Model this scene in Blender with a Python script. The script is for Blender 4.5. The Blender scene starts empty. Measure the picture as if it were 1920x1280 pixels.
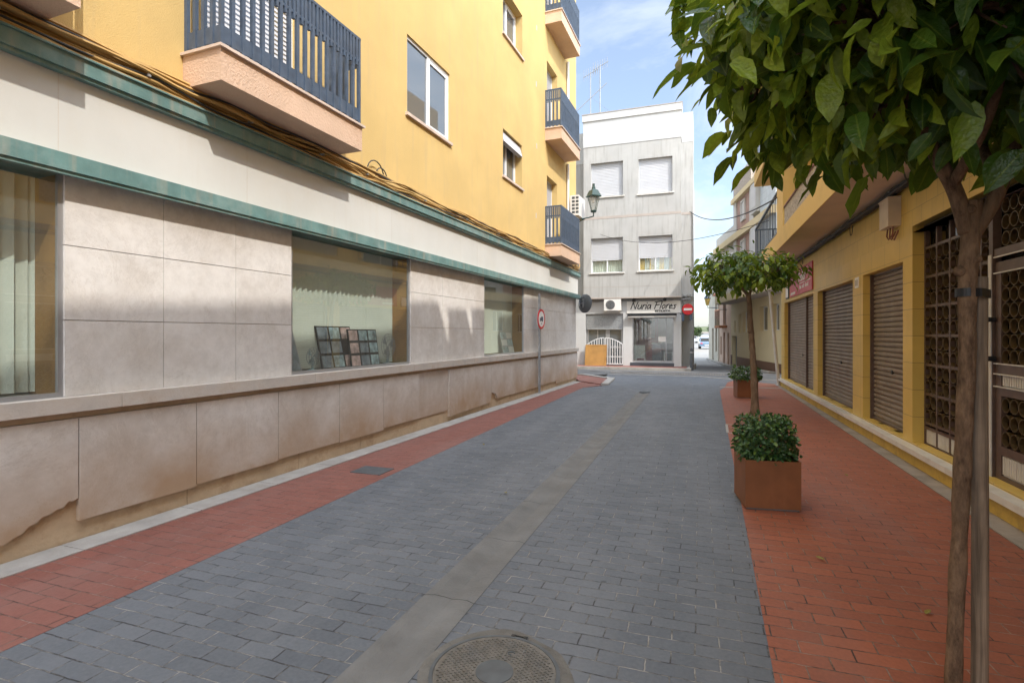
import bpy, bmesh, math, random
from mathutils import Vector, Matrix, noise as mnoise
random.seed(11)
C = bpy.context.scene.collection
SC = bpy.context.scene

# ------------------------------------------------------------------ camera, sky, sun, exposure
YAW = math.atan(0.351)
cam_d = bpy.data.cameras.new('camera'); cam = bpy.data.objects.new('camera', cam_d); C.objects.link(cam)
cam.location = (0, 0, 1.65); cam.rotation_euler = (math.pi/2, 0, YAW)
cam_d.sensor_width = 36; cam_d.lens = 18.75; cam_d.shift_y = -14/1920; cam_d.clip_start = .05; cam_d.clip_end = 3000
SC.camera = cam
SUN = Vector((0.96, -0.665, 1.27)).normalized()
world = bpy.data.worlds.new('World'); SC.world = world; world.use_nodes = True
wn = world.node_tree.nodes; wl = world.node_tree.links; wn.clear()
sky = wn.new('ShaderNodeTexSky'); sky.sky_type = 'NISHITA'; sky.sun_disc = False
sky.sun_elevation = math.asin(SUN.z); sky.sun_rotation = math.atan2(SUN.x, SUN.y)
sky.air_density = 1.0; sky.dust_density = 1.6; sky.ozone_density = 1.0
tc = wn.new('ShaderNodeTexCoord'); mp = wn.new('ShaderNodeMapping'); mp.inputs['Scale'].default_value = (1.6, 1.6, 4.0)
mp.inputs['Location'].default_value = (.35, .1, 0)
nz = wn.new('ShaderNodeTexNoise'); nz.inputs['Scale'].default_value = 1.7; nz.inputs['Detail'].default_value = 9; nz.inputs['Roughness'].default_value = .58
nz.inputs['Distortion'].default_value = .5
rp = wn.new('ShaderNodeValToRGB'); rp.color_ramp.elements[0].position = .40; rp.color_ramp.elements[1].position = .68
rp.color_ramp.elements[0].color = (.16, .16, .16, 1); rp.color_ramp.elements[1].color = (.92, .92, .92, 1)
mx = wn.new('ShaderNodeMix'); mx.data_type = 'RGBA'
# cloud brighter towards the sun (forward scattering), boosted out of view for fill light
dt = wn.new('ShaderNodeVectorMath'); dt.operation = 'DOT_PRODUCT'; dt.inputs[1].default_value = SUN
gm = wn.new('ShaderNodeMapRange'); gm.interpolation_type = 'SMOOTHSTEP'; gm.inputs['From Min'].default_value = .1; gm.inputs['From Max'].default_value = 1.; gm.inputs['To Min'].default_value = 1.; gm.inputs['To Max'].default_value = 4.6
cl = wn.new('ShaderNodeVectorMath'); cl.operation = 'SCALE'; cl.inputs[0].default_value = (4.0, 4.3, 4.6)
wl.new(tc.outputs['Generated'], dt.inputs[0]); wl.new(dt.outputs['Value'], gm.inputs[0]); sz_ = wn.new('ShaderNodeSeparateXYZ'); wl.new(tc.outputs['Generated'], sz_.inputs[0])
zm = wn.new('ShaderNodeMapRange'); zm.interpolation_type = 'SMOOTHSTEP'; zm.inputs['From Min'].default_value = .55; zm.inputs['From Max'].default_value = .95; zm.inputs['To Min'].default_value = 0.; zm.inputs['To Max'].default_value = 2.6   # added brightness overhead, above the frame, as fill light for the street
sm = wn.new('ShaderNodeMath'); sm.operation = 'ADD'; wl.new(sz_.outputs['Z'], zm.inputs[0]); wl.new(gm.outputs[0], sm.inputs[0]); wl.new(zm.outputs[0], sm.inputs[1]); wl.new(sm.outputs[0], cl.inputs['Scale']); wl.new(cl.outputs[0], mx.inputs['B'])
bg = wn.new('ShaderNodeBackground'); bg.inputs['Strength'].default_value = .15
wo = wn.new('ShaderNodeOutputWorld')
wl.new(tc.outputs['Generated'], mp.inputs['Vector']); wl.new(mp.outputs[0], nz.inputs['Vector']); wl.new(nz.outputs[0], rp.inputs[0])
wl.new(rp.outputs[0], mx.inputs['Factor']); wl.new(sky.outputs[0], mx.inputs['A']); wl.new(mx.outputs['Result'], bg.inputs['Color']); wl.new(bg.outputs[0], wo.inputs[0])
sun_d = bpy.data.lights.new('sun', 'SUN'); sun_d.energy = 2.0; sun_d.angle = math.radians(.6); sun_d.color = (1, .945, .86)
sun = bpy.data.objects.new('sun', sun_d); C.objects.link(sun); sun.location = (20, -15, 40)
sun.rotation_euler = SUN.to_track_quat('Z', 'Y').to_euler()
SC.view_settings.view_transform = 'Standard'; SC.view_settings.look = 'None'; SC.view_settings.gamma = 1
SC.view_settings.exposure = 1.0
SC.cycles.max_bounces = 8; SC.cycles.diffuse_bounces = 5; SC.cycles.transparent_max_bounces = 12

# ------------------------------------------------------------------ materials
def nt(name):
    m = bpy.data.materials.new(name); m.use_nodes = True
    t = m.node_tree; return m, t, t.nodes, t.links, t.nodes['Principled BSDF']
def noise_node(n, l, vec, scale, detail=5, rough=.55):
    q = n.new('ShaderNodeTexNoise'); q.inputs['Scale'].default_value = scale; q.inputs['Detail'].default_value = detail; q.inputs['Roughness'].default_value = rough
    l.new(vec, q.inputs['Vector']); return q
def ramp(n, l, fac, stops):
    r = n.new('ShaderNodeValToRGB'); e = r.color_ramp.elements
    while len(e) < len(stops): e.new(.5)
    for i, (p, c) in enumerate(stops):
        e[i].position = p; e[i].color = (c, c, c, 1) if not isinstance(c, tuple) else (*c, 1)
    l.new(fac, r.inputs[0]); return r
def mixc(n, l, fac, a, b, mode='MIX'):
    m = n.new('ShaderNodeMix'); m.data_type = 'RGBA'; m.blend_type = mode
    if isinstance(fac, float): m.inputs['Factor'].default_value = fac
    else: l.new(fac, m.inputs['Factor'])
    for k, v in (('A', a), ('B', b)):
        if isinstance(v, tuple): m.inputs[k].default_value = (*v, 1)
        else: l.new(v, m.inputs[k])
    return m.outputs['Result']
def bumpn(n, l, h, strength, dist, bs, prev=None):
    b = n.new('ShaderNodeBump'); b.inputs['Strength'].default_value = strength; b.inputs['Distance'].default_value = dist
    l.new(h, b.inputs['Height'])
    if prev: l.new(prev, b.inputs['Normal'])
    l.new(b.outputs[0], bs.inputs['Normal']); return b.outputs[0]
def mat(name, col, rough=.7, var=.12, vs=3., bump=0., bs_=60., metal=0., spec=.4, stain=None, stain_amt=.5, stain_scale=1.2, streak=None):
    """painted / mineral surface: base colour, cloudy variation, optional stain colour and vertical streaks, fine bump"""
    m, t, n, l, b = nt(name)
    tc = n.new('ShaderNodeTexCoord'); v = tc.outputs['Object']
    q = noise_node(n, l, v, vs, 6)
    dark = tuple(c*(1-var*1.6) for c in col); light = tuple(min(1, c*(1+var)) for c in col)
    c = ramp(n, l, q.outputs[0], [(.3, dark), (.7, light)]).outputs[0]
    if stain:
        q2 = noise_node(n, l, v, stain_scale, 8, .65)
        f = ramp(n, l, q2.outputs[0], [(.5, 0.), (.72, stain_amt)]).outputs[0]
        c = mixc(n, l, f, c, stain)
    if streak:
        mpn = n.new('ShaderNodeMapping'); mpn.inputs['Scale'].default_value = (7, 7, .55); l.new(v, mpn.inputs[0])
        q3 = noise_node(n, l, mpn.outputs[0], 1.3, 5)
        f = ramp(n, l, q3.outputs[0], [(.52, 0.), (.75, streak[1])]).outputs[0]
        c = mixc(n, l, f, c, streak[0])
    l.new(c, b.inputs['Base Color'])
    b.inputs['Roughness'].default_value = rough; b.inputs['Metallic'].default_value = metal; b.inputs['Specular IOR Level'].default_value = spec
    if bump:
        q4 = noise_node(n, l, v, bs_, 4, .6); bumpn(n, l, q4.outputs[0], bump, .02, b)
    return m
def paver_mat(name, c1, c2, mort_d, mort_l, bw=.25, rh=.115, off=.5, dust_sheen=(.3, .29, .27), dust_sheen_amt=.35, ang=0., rough=.62, seed=0):
    m, t, n, l, b = nt(name)
    tc = n.new('ShaderNodeTexCoord'); v = tc.outputs['Object']
    wq = noise_node(n, l, v, 2.2, 3)
    vm = n.new('ShaderNodeVectorMath'); vm.operation = 'SCALE'; vm.inputs['Scale'].default_value = .028; l.new(wq.outputs['Color'], vm.inputs[0])
    va = n.new('ShaderNodeVectorMath'); va.operation = 'ADD'; l.new(v, va.inputs[0]); l.new(vm.outputs[0], va.inputs[1])
    wq2 = noise_node(n, l, v, 16, 2)
    vm2 = n.new('ShaderNodeVectorMath'); vm2.operation = 'SCALE'; vm2.inputs['Scale'].default_value = .009; l.new(wq2.outputs['Color'], vm2.inputs[0])
    va2 = n.new('ShaderNodeVectorMath'); va2.operation = 'ADD'; l.new(va.outputs[0], va2.inputs[0]); l.new(vm2.outputs[0], va2.inputs[1])
    mpn = n.new('ShaderNodeMapping'); mpn.inputs['Rotation'].default_value = (0, 0, ang); mpn.inputs['Location'].default_value = (seed*.37, seed*.11, 0)
    l.new(va2.outputs[0], mpn.inputs[0])
    br = n.new('ShaderNodeTexBrick'); br.offset = off; br.squash = 1
    br.inputs['Scale'].default_value = 1; br.inputs['Brick Width'].default_value = bw; br.inputs['Row Height'].default_value = rh
    br.inputs['Mortar Size'].default_value = .0045; br.inputs['Mortar Smooth'].default_value = .35; br.inputs['Bias'].default_value = 0
    br.inputs['Color1'].default_value = (0, 0, 0, 1); br.inputs['Color2'].default_value = (1, 1, 1, 1); br.inputs['Mortar'].default_value = (.5, .5, .5, 1)
    l.new(mpn.outputs[0], br.inputs['Vector'])
    base = mixc(n, l, br.outputs['Color'], c1, c2)
    q1 = noise_node(n, l, v, 40, 5, .7)
    base = mixc(n, l, ramp(n, l, q1.outputs[0], [(.3, .78), (.7, 1.12)]).outputs[0], (0, 0, 0), base) if False else mixc(n, l, .4, base, ramp(n, l, q1.outputs[0], [(.3, tuple(x*.7 for x in c1)), (.72, tuple(x*1.15 for x in c2))]).outputs[0])
    mps = n.new('ShaderNodeMapping'); mps.inputs['Scale'].default_value = (1.7, .28, 1); l.new(v, mps.inputs[0])
    q2 = noise_node(n, l, mps.outputs[0], .9, 7, .62)
    base = mixc(n, l, ramp(n, l, q2.outputs[0], [(.45, 0.), (.75, dust_sheen_amt)]).outputs[0], base, dust_sheen)  # dust and wheel tracks along the street, with pale sheen painted in
    q5 = noise_node(n, l, v, .55, 6, .7)
    base = mixc(n, l, ramp(n, l, q5.outputs[0], [(.56, 0.), (.74, .45)]).outputs[0], base, tuple(x*.6 for x in c1))
    vo = n.new('ShaderNodeTexVoronoi'); vo.inputs['Scale'].default_value = 2.6; l.new(v, vo.inputs['Vector'])
    base = mixc(n, l, ramp(n, l, vo.outputs['Distance'], [(.035, .6), (.06, 0.)]).outputs[0], base, tuple(x*.35 for x in c1))
    q3 = noise_node(n, l, v, 4.5, 5, .75)
    mc = ramp(n, l, q3.outputs[0], [(.42, mort_d), (.62, mort_l)]).outputs[0]
    col = mixc(n, l, br.outputs['Fac'], base, mc)
    l.new(col, b.inputs['Base Color'])
    b.inputs['Roughness'].default_value = rough; b.inputs['Specular IOR Level'].default_value = .45
    inv = n.new('ShaderNodeMath'); inv.operation = 'SUBTRACT'; inv.inputs[0].default_value = 1; l.new(br.outputs['Fac'], inv.inputs[1])
    p = bumpn(n, l, inv.outputs[0], .9, .006, b); p = bumpn(n, l, q1.outputs[0], .25, .006, b, p); bumpn(n, l, wq.outputs[0], .35, .03, b, p)
    return m
def joint_mat(name, col, jcol, bw, rh, off=0., mort=.004, rough=.6, var=.1, swap=False, stain=None, bump=.15, loc=(0, 0, 0)):
    """tiled wall facing along x: brick texture laid in the (y, z) plane"""
    m, t, n, l, b = nt(name)
    tc = n.new('ShaderNodeTexCoord'); v = tc.outputs['Object']
    sx = n.new('ShaderNodeSeparateXYZ'); cx = n.new('ShaderNodeCombineXYZ'); l.new(v, sx.inputs[0])
    if swap: l.new(sx.outputs['X'], cx.inputs['X'])
    else:
        ad = n.new('ShaderNodeMath'); ad.operation = 'ADD'; l.new(sx.outputs['Y'], ad.inputs[0]); l.new(sx.outputs['X'], ad.inputs[1]); l.new(ad.outputs[0], cx.inputs['X'])
    l.new(sx.outputs['Z'], cx.inputs['Y'])
    mpn = n.new('ShaderNodeMapping'); mpn.inputs['Location'].default_value = loc; l.new(cx.outputs[0], mpn.inputs[0])
    br = n.new('ShaderNodeTexBrick'); br.offset = off; br.inputs['Scale'].default_value = 1
    br.inputs['Brick Width'].default_value = bw; br.inputs['Row Height'].default_value = rh; br.inputs['Mortar Size'].default_value = mort; br.inputs['Mortar Smooth'].default_value = .2
    br.inputs['Color1'].default_value = (*[c*(1-var) for c in col], 1); br.inputs['Color2'].default_value = (*[c*(1+var) for c in col], 1); br.inputs['Mortar'].default_value = (*jcol, 1)
    l.new(mpn.outputs[0], br.inputs['Vector'])
    q = noise_node(n, l, v, 2.5, 6); c = mixc(n, l, .45, br.outputs['Color'], ramp(n, l, q.outputs[0], [(.3, tuple(x*.8 for x in col)), (.7, tuple(min(1, x*1.12) for x in col))]).outputs[0])
    c = mixc(n, l, br.outputs['Fac'], c, jcol)
    if stain:
        q2 = noise_node(n, l, v, 1.6, 8, .7); c = mixc(n, l, ramp(n, l, q2.outputs[0], [(.5, 0.), (.75, .5)]).outputs[0], c, stain)
    l.new(c, b.inputs['Base Color']); b.inputs['Roughness'].default_value = rough
    inv = n.new('ShaderNodeMath'); inv.operation = 'SUBTRACT'; inv.inputs[0].default_value = 1; l.new(br.outputs['Fac'], inv.inputs[1])
    p = bumpn(n, l, inv.outputs[0], .5, .004, b); q3 = noise_node(n, l, v, 45, 4); bumpn(n, l, q3.outputs[0], bump, .01, b, p)
    return m
def glass_mat(name, tint=(.80, .90, .87), refl=.0, rough=.0, ior=1.5, haze=0.):
    m, t, n, l, b = nt(name); n.remove(b)
    tr = n.new('ShaderNodeBsdfTransparent'); tr.inputs[0].default_value = (*tint, 1)
    gl = n.new('ShaderNodeBsdfGlossy'); gl.inputs['Roughness'].default_value = rough; gl.inputs[0].default_value = (1, 1, 1, 1)
    fr = n.new('ShaderNodeFresnel'); fr.inputs[0].default_value = ior
    ms = n.new('ShaderNodeMixShader'); l.new(tr.outputs[0], ms.inputs[1]); l.new(gl.outputs[0], ms.inputs[2])
    ad = n.new('ShaderNodeMath'); ad.operation = 'ADD'; ad.inputs[1].default_value = refl; ad.use_clamp = True
    l.new(fr.outputs[0], ad.inputs[0]); ge = n.new('ShaderNodeNewGeometry'); iv = n.new('ShaderNodeMath'); iv.operation = 'SUBTRACT'; iv.inputs[0].default_value = 1; l.new(ge.outputs['Backfacing'], iv.inputs[1])
    mu = n.new('ShaderNodeMath'); mu.operation = 'MULTIPLY'; l.new(ad.outputs[0], mu.inputs[0]); l.new(iv.outputs[0], mu.inputs[1]); l.new(mu.outputs[0], ms.inputs[0])
    last = ms.outputs[0]
    if haze:
        df = n.new('ShaderNodeBsdfDiffuse'); df.inputs[0].default_value = (.6, .62, .58, 1); m2 = n.new('ShaderNodeMixShader'); m2.inputs[0].default_value = haze
        l.new(last, m2.inputs[1]); l.new(df.outputs[0], m2.inputs[2]); last = m2.outputs[0]
    l.new(last, n['Material Output'].inputs[0]); return m
def leaf_mat(name, dark, mid, light, trans=.35, rough=.38):
    m, t, n, l, b = nt(name)
    at = n.new('ShaderNodeAttribute'); at.attribute_name = 'tone'
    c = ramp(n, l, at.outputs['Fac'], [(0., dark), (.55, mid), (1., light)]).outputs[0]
    rb = n.new('ShaderNodeAttribute'); rb.attribute_name = 'rib'
    c = mixc(n, l, ramp(n, l, rb.outputs['Fac'], [(.88, 0.), (.98, .4)]).outputs[0], c, tuple(x*.9+.02 for x in light))
    tcn = n.new('ShaderNodeTexCoord'); q = noise_node(n, l, tcn.outputs['Object'], 38, 4, .6); c = mixc(n, l, ramp(n, l, q.outputs[0], [(.35, .35), (.6, 0.)]).outputs[0], c, dark)
    q2 = noise_node(n, l, tcn.outputs['Object'], 48, 3, .5); bumpn(n, l, q2.outputs[0], .55, .02, b)
    l.new(c, b.inputs['Base Color']); b.inputs['Roughness'].default_value = rough; b.inputs['Specular IOR Level'].default_value = .5
    tl = n.new('ShaderNodeBsdfTranslucent'); c2 = mixc(n, l, .5, c, light); l.new(c2, tl.inputs[0])
    ms = n.new('ShaderNodeMixShader'); ms.inputs[0].default_value = trans
    l.new(b.outputs[0], ms.inputs[1]); l.new(tl.outputs[0], ms.inputs[2]); l.new(ms.outputs[0], n['Material Output'].inputs[0])
    return m
def stone_mat(name, col, blot, low=None, z0=0., z1=1., rust=None):
    """cream marble-like cladding with cloudy blotches, fine veins and a damp stain rising from the bottom edge"""
    m, t, n, l, b = nt(name)
    tc = n.new('ShaderNodeTexCoord'); v = tc.outputs['Object']
    q = noise_node(n, l, v, 1.5, 9, .62); c = ramp(n, l, q.outputs[0], [(.34, blot), (.56, col), (.8, tuple(min(1, x*1.1) for x in col))]).outputs[0]
    q6 = noise_node(n, l, v, 9, 6, .7); c = mixc(n, l, ramp(n, l, q6.outputs[0], [(.35, .28), (.6, 0.)]).outputs[0], c, tuple(x*.72 for x in blot))
    q2 = noise_node(n, l, v, 2.3, 10, .75); q2.inputs['Distortion'].default_value = .7
    vein = ramp(n, l, q2.outputs[0], [(.485, 0.), (.5, .3), (.515, 0.)]).outputs[0]; c = mixc(n, l, vein, c, (.75, .72, .66))
    q7 = noise_node(n, l, v, 1.1, 10, .8); q7.inputs['Distortion'].default_value = .9
    c = mixc(n, l, ramp(n, l, q7.outputs[0], [(.494, 0.), (.5, .35), (.506, 0.)]).outputs[0], c, (.25, .18, .12))
    if low:
        sx = n.new('ShaderNodeSeparateXYZ'); l.new(v, sx.inputs[0]); q3 = noise_node(n, l, v, 1.3, 7, .6)
        mr = n.new('ShaderNodeMapRange'); mr.inputs['From Min'].default_value = z0; mr.inputs['From Max'].default_value = z1; mr.inputs['To Min'].default_value = 1; mr.inputs['To Max'].default_value = 0
        l.new(sx.outputs['Z'], mr.inputs[0]); ml = n.new('ShaderNodeMath'); ml.operation = 'MULTIPLY'; l.new(mr.outputs[0], ml.inputs[0]); l.new(q3.outputs[0], ml.inputs[1])
        c = mixc(n, l, ramp(n, l, ml.outputs[0], [(.12, 0.), (.52, .9)]).outputs[0], c, low)
    l.new(c, b.inputs['Base Color']); b.inputs['Roughness'].default_value = .5; b.inputs['Specular IOR Level'].default_value = .35
    q4 = noise_node(n, l, v, 30, 5); bumpn(n, l, q4.outputs[0], .08, .01, b); return m
def bark_mat(name, c1, c2, sc=14):
    m, t, n, l, b = nt(name)
    tc = n.new('ShaderNodeTexCoord'); v = tc.outputs['Object']
    mpn = n.new('ShaderNodeMapping'); mpn.inputs['Scale'].default_value = (1, 1, .35); l.new(v, mpn.inputs[0])
    q = noise_node(n, l, mpn.outputs[0], sc, 9, .7); q2 = noise_node(n, l, v, 4, 5)
    c = ramp(n, l, q.outputs[0], [(.32, c1), (.62, c2)]).outputs[0]
    c = mixc(n, l, ramp(n, l, q2.outputs[0], [(.45, 0.), (.7, .6)]).outputs[0], c, tuple(x*.65 for x in c2))
    l.new(c, b.inputs['Base Color']); b.inputs['Roughness'].default_value = .9; b.inputs['Specular IOR Level'].default_value = .2
    bumpn(n, l, q.outputs[0], .8, .02, b); return m
def wood_mat(name, c1, c2):
    m, t, n, l, b = nt(name)
    tc = n.new('ShaderNodeTexCoord'); v = tc.outputs['Object']
    mpn = n.new('ShaderNodeMapping'); mpn.inputs['Scale'].default_value = (30, 30, 1.4); l.new(v, mpn.inputs[0])
    q0 = noise_node(n, l, mpn.outputs[0], 1.2, 6, .6); q0.inputs['Distortion'].default_value = .6; q1 = noise_node(n, l, v, 3.5, 5)
    c = ramp(n, l, q0.outputs[0], [(.32, c1), (.66, c2)]).outputs[0]; c = mixc(n, l, ramp(n, l, q1.outputs[0], [(.45, 0.), (.7, .45)]).outputs[0], c, tuple(x*.7 for x in c1))
    l.new(c, b.inputs['Base Color']); b.inputs['Roughness'].default_value = .9; bumpn(n, l, q0.outputs[0], .5, .006, b); return m

M = {}
M['stone'] = stone_mat('cream stone', (.69, .66, .63), (.57, .525, .48))
M['stone_low'] = stone_mat('cream stone damp', (.66, .625, .59), (.54, .485, .435), low=(.40, .27, .165), z0=.1, z1=1.1)
M['plinth'] = mat('tan plinth', (.55, .41, .27), .85, .14, 3, .3, 25, stain=(.22, .13, .07), stain_amt=.7, stain_scale=3)
M['ledge'] = mat('ledge stone', (.58, .53, .475), .7, .1, 4, .15, stain=(.34, .24, .15), stain_amt=.5, stain_scale=4)
M['fascia'] = mat('white fascia', (.60, .595, .565), .7, .04, 1.2, .08, 20, stain=(.6, .56, .48), stain_amt=.35, stain_scale=.9, streak=((.55, .5, .42), .22))
M['green'] = mat('weathered green metal', (.135, .245, .235), .45, .16, 4, .1, 30, spec=.5, stain=(.30, .37, .35), stain_amt=.65, stain_scale=2.5, streak=((.40, .33, .25), .6))
M['yellow'] = mat('yellow render', (.64, .46, .195), .9, .05, 1.1, .28, 95, spec=.15, stain=(.54, .39, .18), stain_amt=.45, stain_scale=.8, streak=((.48, .37, .22), .34))
M['pink'] = mat('pink slab render', (.66, .47, .345), .9, .06, 2, .55, 45, spec=.15, stain=(.6, .36, .22), stain_amt=.35)
M['pinkbot'] = M['pink']
M['tile_edge'] = mat('slab edge tile', (.62, .50, .42), .5, .1, 6)
M['rail'] = mat('blue grey railing paint', (.07, .098, .145), .45, .15, 8, .05, 60, stain=(.12, .14, .17), stain_amt=.5, stain_scale=6)
M['white'] = mat('white frame', (.78, .79, .80), .35, .03, 3)
M['alu'] = mat('grey aluminium', (.42, .42, .43), .38, .05, 5, metal=.6)
M['shutter_white'] = mat('white slats', (.54, .545, .57), .45, .03, 2, streak=((.6, .58, .54), .15))
M['glass'] = glass_mat('shop glass', (.93, .958, .945), .11, 0., haze=.04)
M['winglass'] = None
m, t, n, l, b = nt('window glass'); b.inputs['Base Color'].default_value = (.10, .12, .14, 1); b.inputs['Roughness'].default_value = .02; b.inputs['IOR'].default_value = 1.9; b.inputs['Specular IOR Level'].default_value = .9; M['winglass'] = m
M['blind'] = mat('blind fabric', (.64, .66, .60), .9, .05, 2, .2, 200)
M['brownboard'] = mat('brown jamb board', (.42, .22, .07), .55, .2, 2, .05, 30, stain=(.2, .09, .03), stain_amt=.6)
M['shopfloor'] = mat('shop ledge', (.3, .27, .22), .6)
M['dark'] = mat('dark void', (.025, .023, .022), .8)
M['black'] = mat('black plastic', (.018, .019, .022), .4, .1)
M['cable_tan'] = mat('painted cable', (.52, .33, .12), .7, .2, 3)
M['cable_dark'] = mat('dark cable', (.05, .05, .052), .6)
M['ytile'] = joint_mat('yellow glazed tile', (.62, .425, .10), (.27, .18, .05), .6, .345, 0, .0035, .45, .06, loc=(.21, .1, 0))
M['ytile_v'] = joint_mat('yellow tile upright', (.60, .415, .10), (.29, .2, .06), .30, .33, .5, .003, .5, .07, loc=(.05, .06, 0))
M['ypaint'] = mat('ochre paint', (.66, .45, .15), .7, .07, 2, .12, 40, stain=(.42, .27, .09), stain_amt=.4, stain_scale=2)
M['ybase'] = mat('ochre base', (.60, .41, .10), .75, .1, 3, .15, 40, stain=(.3, .2, .08), stain_amt=.7, stain_scale=4)
M['soffit'] = mat('soffit render', (.72, .56, .40), .9, .06, 1.5, .1, 40)
M['marble'] = mat('white marble sill', (.66, .64, .60), .35, .08, 6, stain=(.45, .4, .33), stain_amt=.5, stain_scale=5)
M['shutter'] = mat('brown steel shutter', (.27, .225, .188), .5, .12, 4, .05, 60, metal=.3, stain=(.20, .13, .09), stain_amt=.5, stain_scale=3, streak=((.42, .37, .31), .4))
M['brownmetal'] = mat('brown grille paint', (.105, .068, .054), .4, .15, 10)
M['bronze'] = mat('bronze ring', (.12, .08, .036), .42, .2, 9, metal=.35)
M['alum_light'] = mat('light ribbed panel', (.55, .53, .50), .45, .08, 5)
M['darkglass'] = None
m, t, n, l, b = nt('brown glass'); b.inputs['Base Color'].default_value = (.02, .016, .008, 1); b.inputs['Roughness'].default_value = .06; M['darkglass'] = m
M['redpanel'] = mat('red sign panel', (.50, .055, .07), .45, .06, 3, stain=(.55, .16, .2), stain_amt=.6, stain_scale=1.5)
M['signwhite'] = mat('sign white', (.8, .78, .75), .5, .02)
M['signred'] = mat('traffic red', (.60, .02, .025), .4, .05)
M['galv'] = mat('galvanised steel', (.36, .37, .38), .45, .12, 12, metal=.5)
M['beigebox'] = mat('beige box', (.62, .53, .42), .6, .08, 4, stain=(.4, .3, .2), stain_amt=.4)
M['cort'] = mat('rust brown planter steel', (.235, .088, .034), .55, .14, 2.2, .06, 60, spec=.35, stain=(.16, .055, .024), stain_amt=.5, stain_scale=3, streak=((.30, .13, .06), .35))
M['soil'] = mat('soil', (.05, .035, .025), 1, .3, 20)
M['wgrey'] = mat('pale grey render', (.46, .455, .44), .85, .06, 1.2, .12, 30, stain=(.42, .40, .37), stain_amt=.5, stain_scale=.7, streak=((.28, .265, .245), .6))
M['wwhite'] = mat('white render', (.56, .565, .565), .85, .04, 1.2, .1, 30, streak=((.5, .48, .44), .35))
M['wband'] = mat('taupe band', (.46, .40, .36), .8, .06)
M['awn'] = M['black']
M['orangewood'] = mat('varnished pine board', (.40, .215, .065), .5, .15, 2.2, .05, 20, stain=(.42, .18, .04), stain_amt=.5)
M['magenta'] = mat('magenta wall', (.22, .02, .06), .6)
M['salon'] = mat('salon wall', (.55, .54, .50), .7)
M['salonfloor'] = mat('salon floor', (.22, .17, .12), .35)
M['chairfab'] = mat('patterned pale fabric', (.42, .46, .46), .85, .35, 30)
M['cream'] = mat('cream wall', (.66, .56, .36), .85, .05, 1.2, .08, 30, stain=(.5, .42, .27), stain_amt=.35)
M['brownbase'] = mat('brown dado', (.145, .075, .05), .6, .08, 4)
M['stonepink'] = mat('mauve panel', (.40, .27, .24), .8, .1, 3, .1)
M['bluetile'] = joint_mat('pale blue tile', (.55, .62, .68), (.42, .48, .54), .3, .3, .5, .01, .4)
M['pebble'] = mat('pebble dash panel', (.44, .39, .35), .95, .3, 22, .9, 40)
M['wallpale'] = mat('pale house wall', (.62, .58, .48), .9, .08, 1.5, .1, stain=(.42, .36, .26), stain_amt=.4)
M['wallpink'] = mat('pinkish house wall', (.60, .44, .34), .9, .08, 1.5, .1, stain=(.4, .28, .2), stain_amt=.4)
M['terracotta'] = mat('terracotta', (.42, .17, .08), .9, .2, 8)
M['wooddoor'] = mat('red brown door', (.20, .07, .045), .6, .15)
M['concrete'] = mat('gutter concrete', (.165, .162, .157), .8, .14, 3, .25, 50, stain=(.12, .11, .10), stain_amt=.45, stain_scale=2)
M['kerb'] = mat('kerb stone', (.36, .34, .315), .8, .12, 4, .2, 40, stain=(.25, .22, .18), stain_amt=.5, stain_scale=3)
M['strip'] = mat('concrete strip', (.30, .26, .22), .85, .16, 3, .25, 40, stain=(.13, .11, .09), stain_amt=.6, stain_scale=2)
M['asphalt'] = mat('asphalt', (.135, .135, .138), .85, .14, 1.5, .35, 90, stain=(.2, .195, .19), stain_amt=.4)
M['asphalt_pale'] = mat('pale asphalt', (.27, .265, .255), .9, .12, .6, .2, 60, stain=(.18, .175, .17), stain_amt=.5, stain_scale=.5)
M['pave_grey'] = paver_mat('grey pavers', (.090, .101, .119), (.135, .148, .168), (.035, .036, .04), (.30, .285, .265), dust_sheen=(.205, .212, .225), dust_sheen_amt=.5, bw=.238, rh=.108)
M['pave_red'] = paver_mat('red pavers', (.235, .072, .038), (.345, .103, .05), (.05, .03, .024), (.31, .21, .165), dust_sheen=(.25, .14, .115), dust_sheen_amt=.4, seed=3)
M['pave_red2'] = paver_mat('faded red pavers', (.195, .072, .055), (.26, .098, .075), (.07, .04, .033), (.29, .185, .155), dust_sheen=(.26, .155, .135), dust_sheen_amt=.5, seed=7)
M['iron'] = mat('cast iron', (.17, .158, .142), .5, .2, 20, .2, 60, metal=.35, stain=(.11, .12, .13), stain_amt=.6, stain_scale=6)
M['iron_dark'] = mat('worn iron disc', (.11, .12, .13), .55, .15, 10, metal=.3)
M['collar'] = mat('concrete collar', (.16, .15, .135), .9, .2, 6, .4, 40)
M['bark'] = bark_mat('orange tree bark', (.045, .026, .017), (.225, .145, .09), 26)
M['bark2'] = bark_mat('orange tree bark warm', (.10, .06, .035), (.25, .17, .11))
M['stake'] = wood_mat('weathered stake', (.075, .052, .034), (.27, .20, .14))
M['leafA'] = leaf_mat('orange leaf', (.010, .036, .010), (.038, .112, .016), (.30, .40, .035), .38, .27)
M['leafB'] = leaf_mat('hedge leaf', (.018, .055, .018), (.05, .125, .034), (.17, .26, .045), .22, .28)
M['dryleaf'] = leaf_mat('dry leaf', (.10, .06, .02), (.2, .15, .04), (.3, .26, .05), .1, .7)
M['leafC'] = leaf_mat('distant leaf', (.03, .06, .02), (.07, .12, .035), (.12, .17, .05), .25, .6)
M['lampgreen'] = mat('dark green lamp metal', (.035, .07, .065), .4, .15)
M['lampglass'] = glass_mat('lantern glass', (.86, .86, .84), .02, .05, haze=.15)
M['mirrorback'] = mat('dark grey mirror back', (.085, .09, .095), .5, .15)
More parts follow.
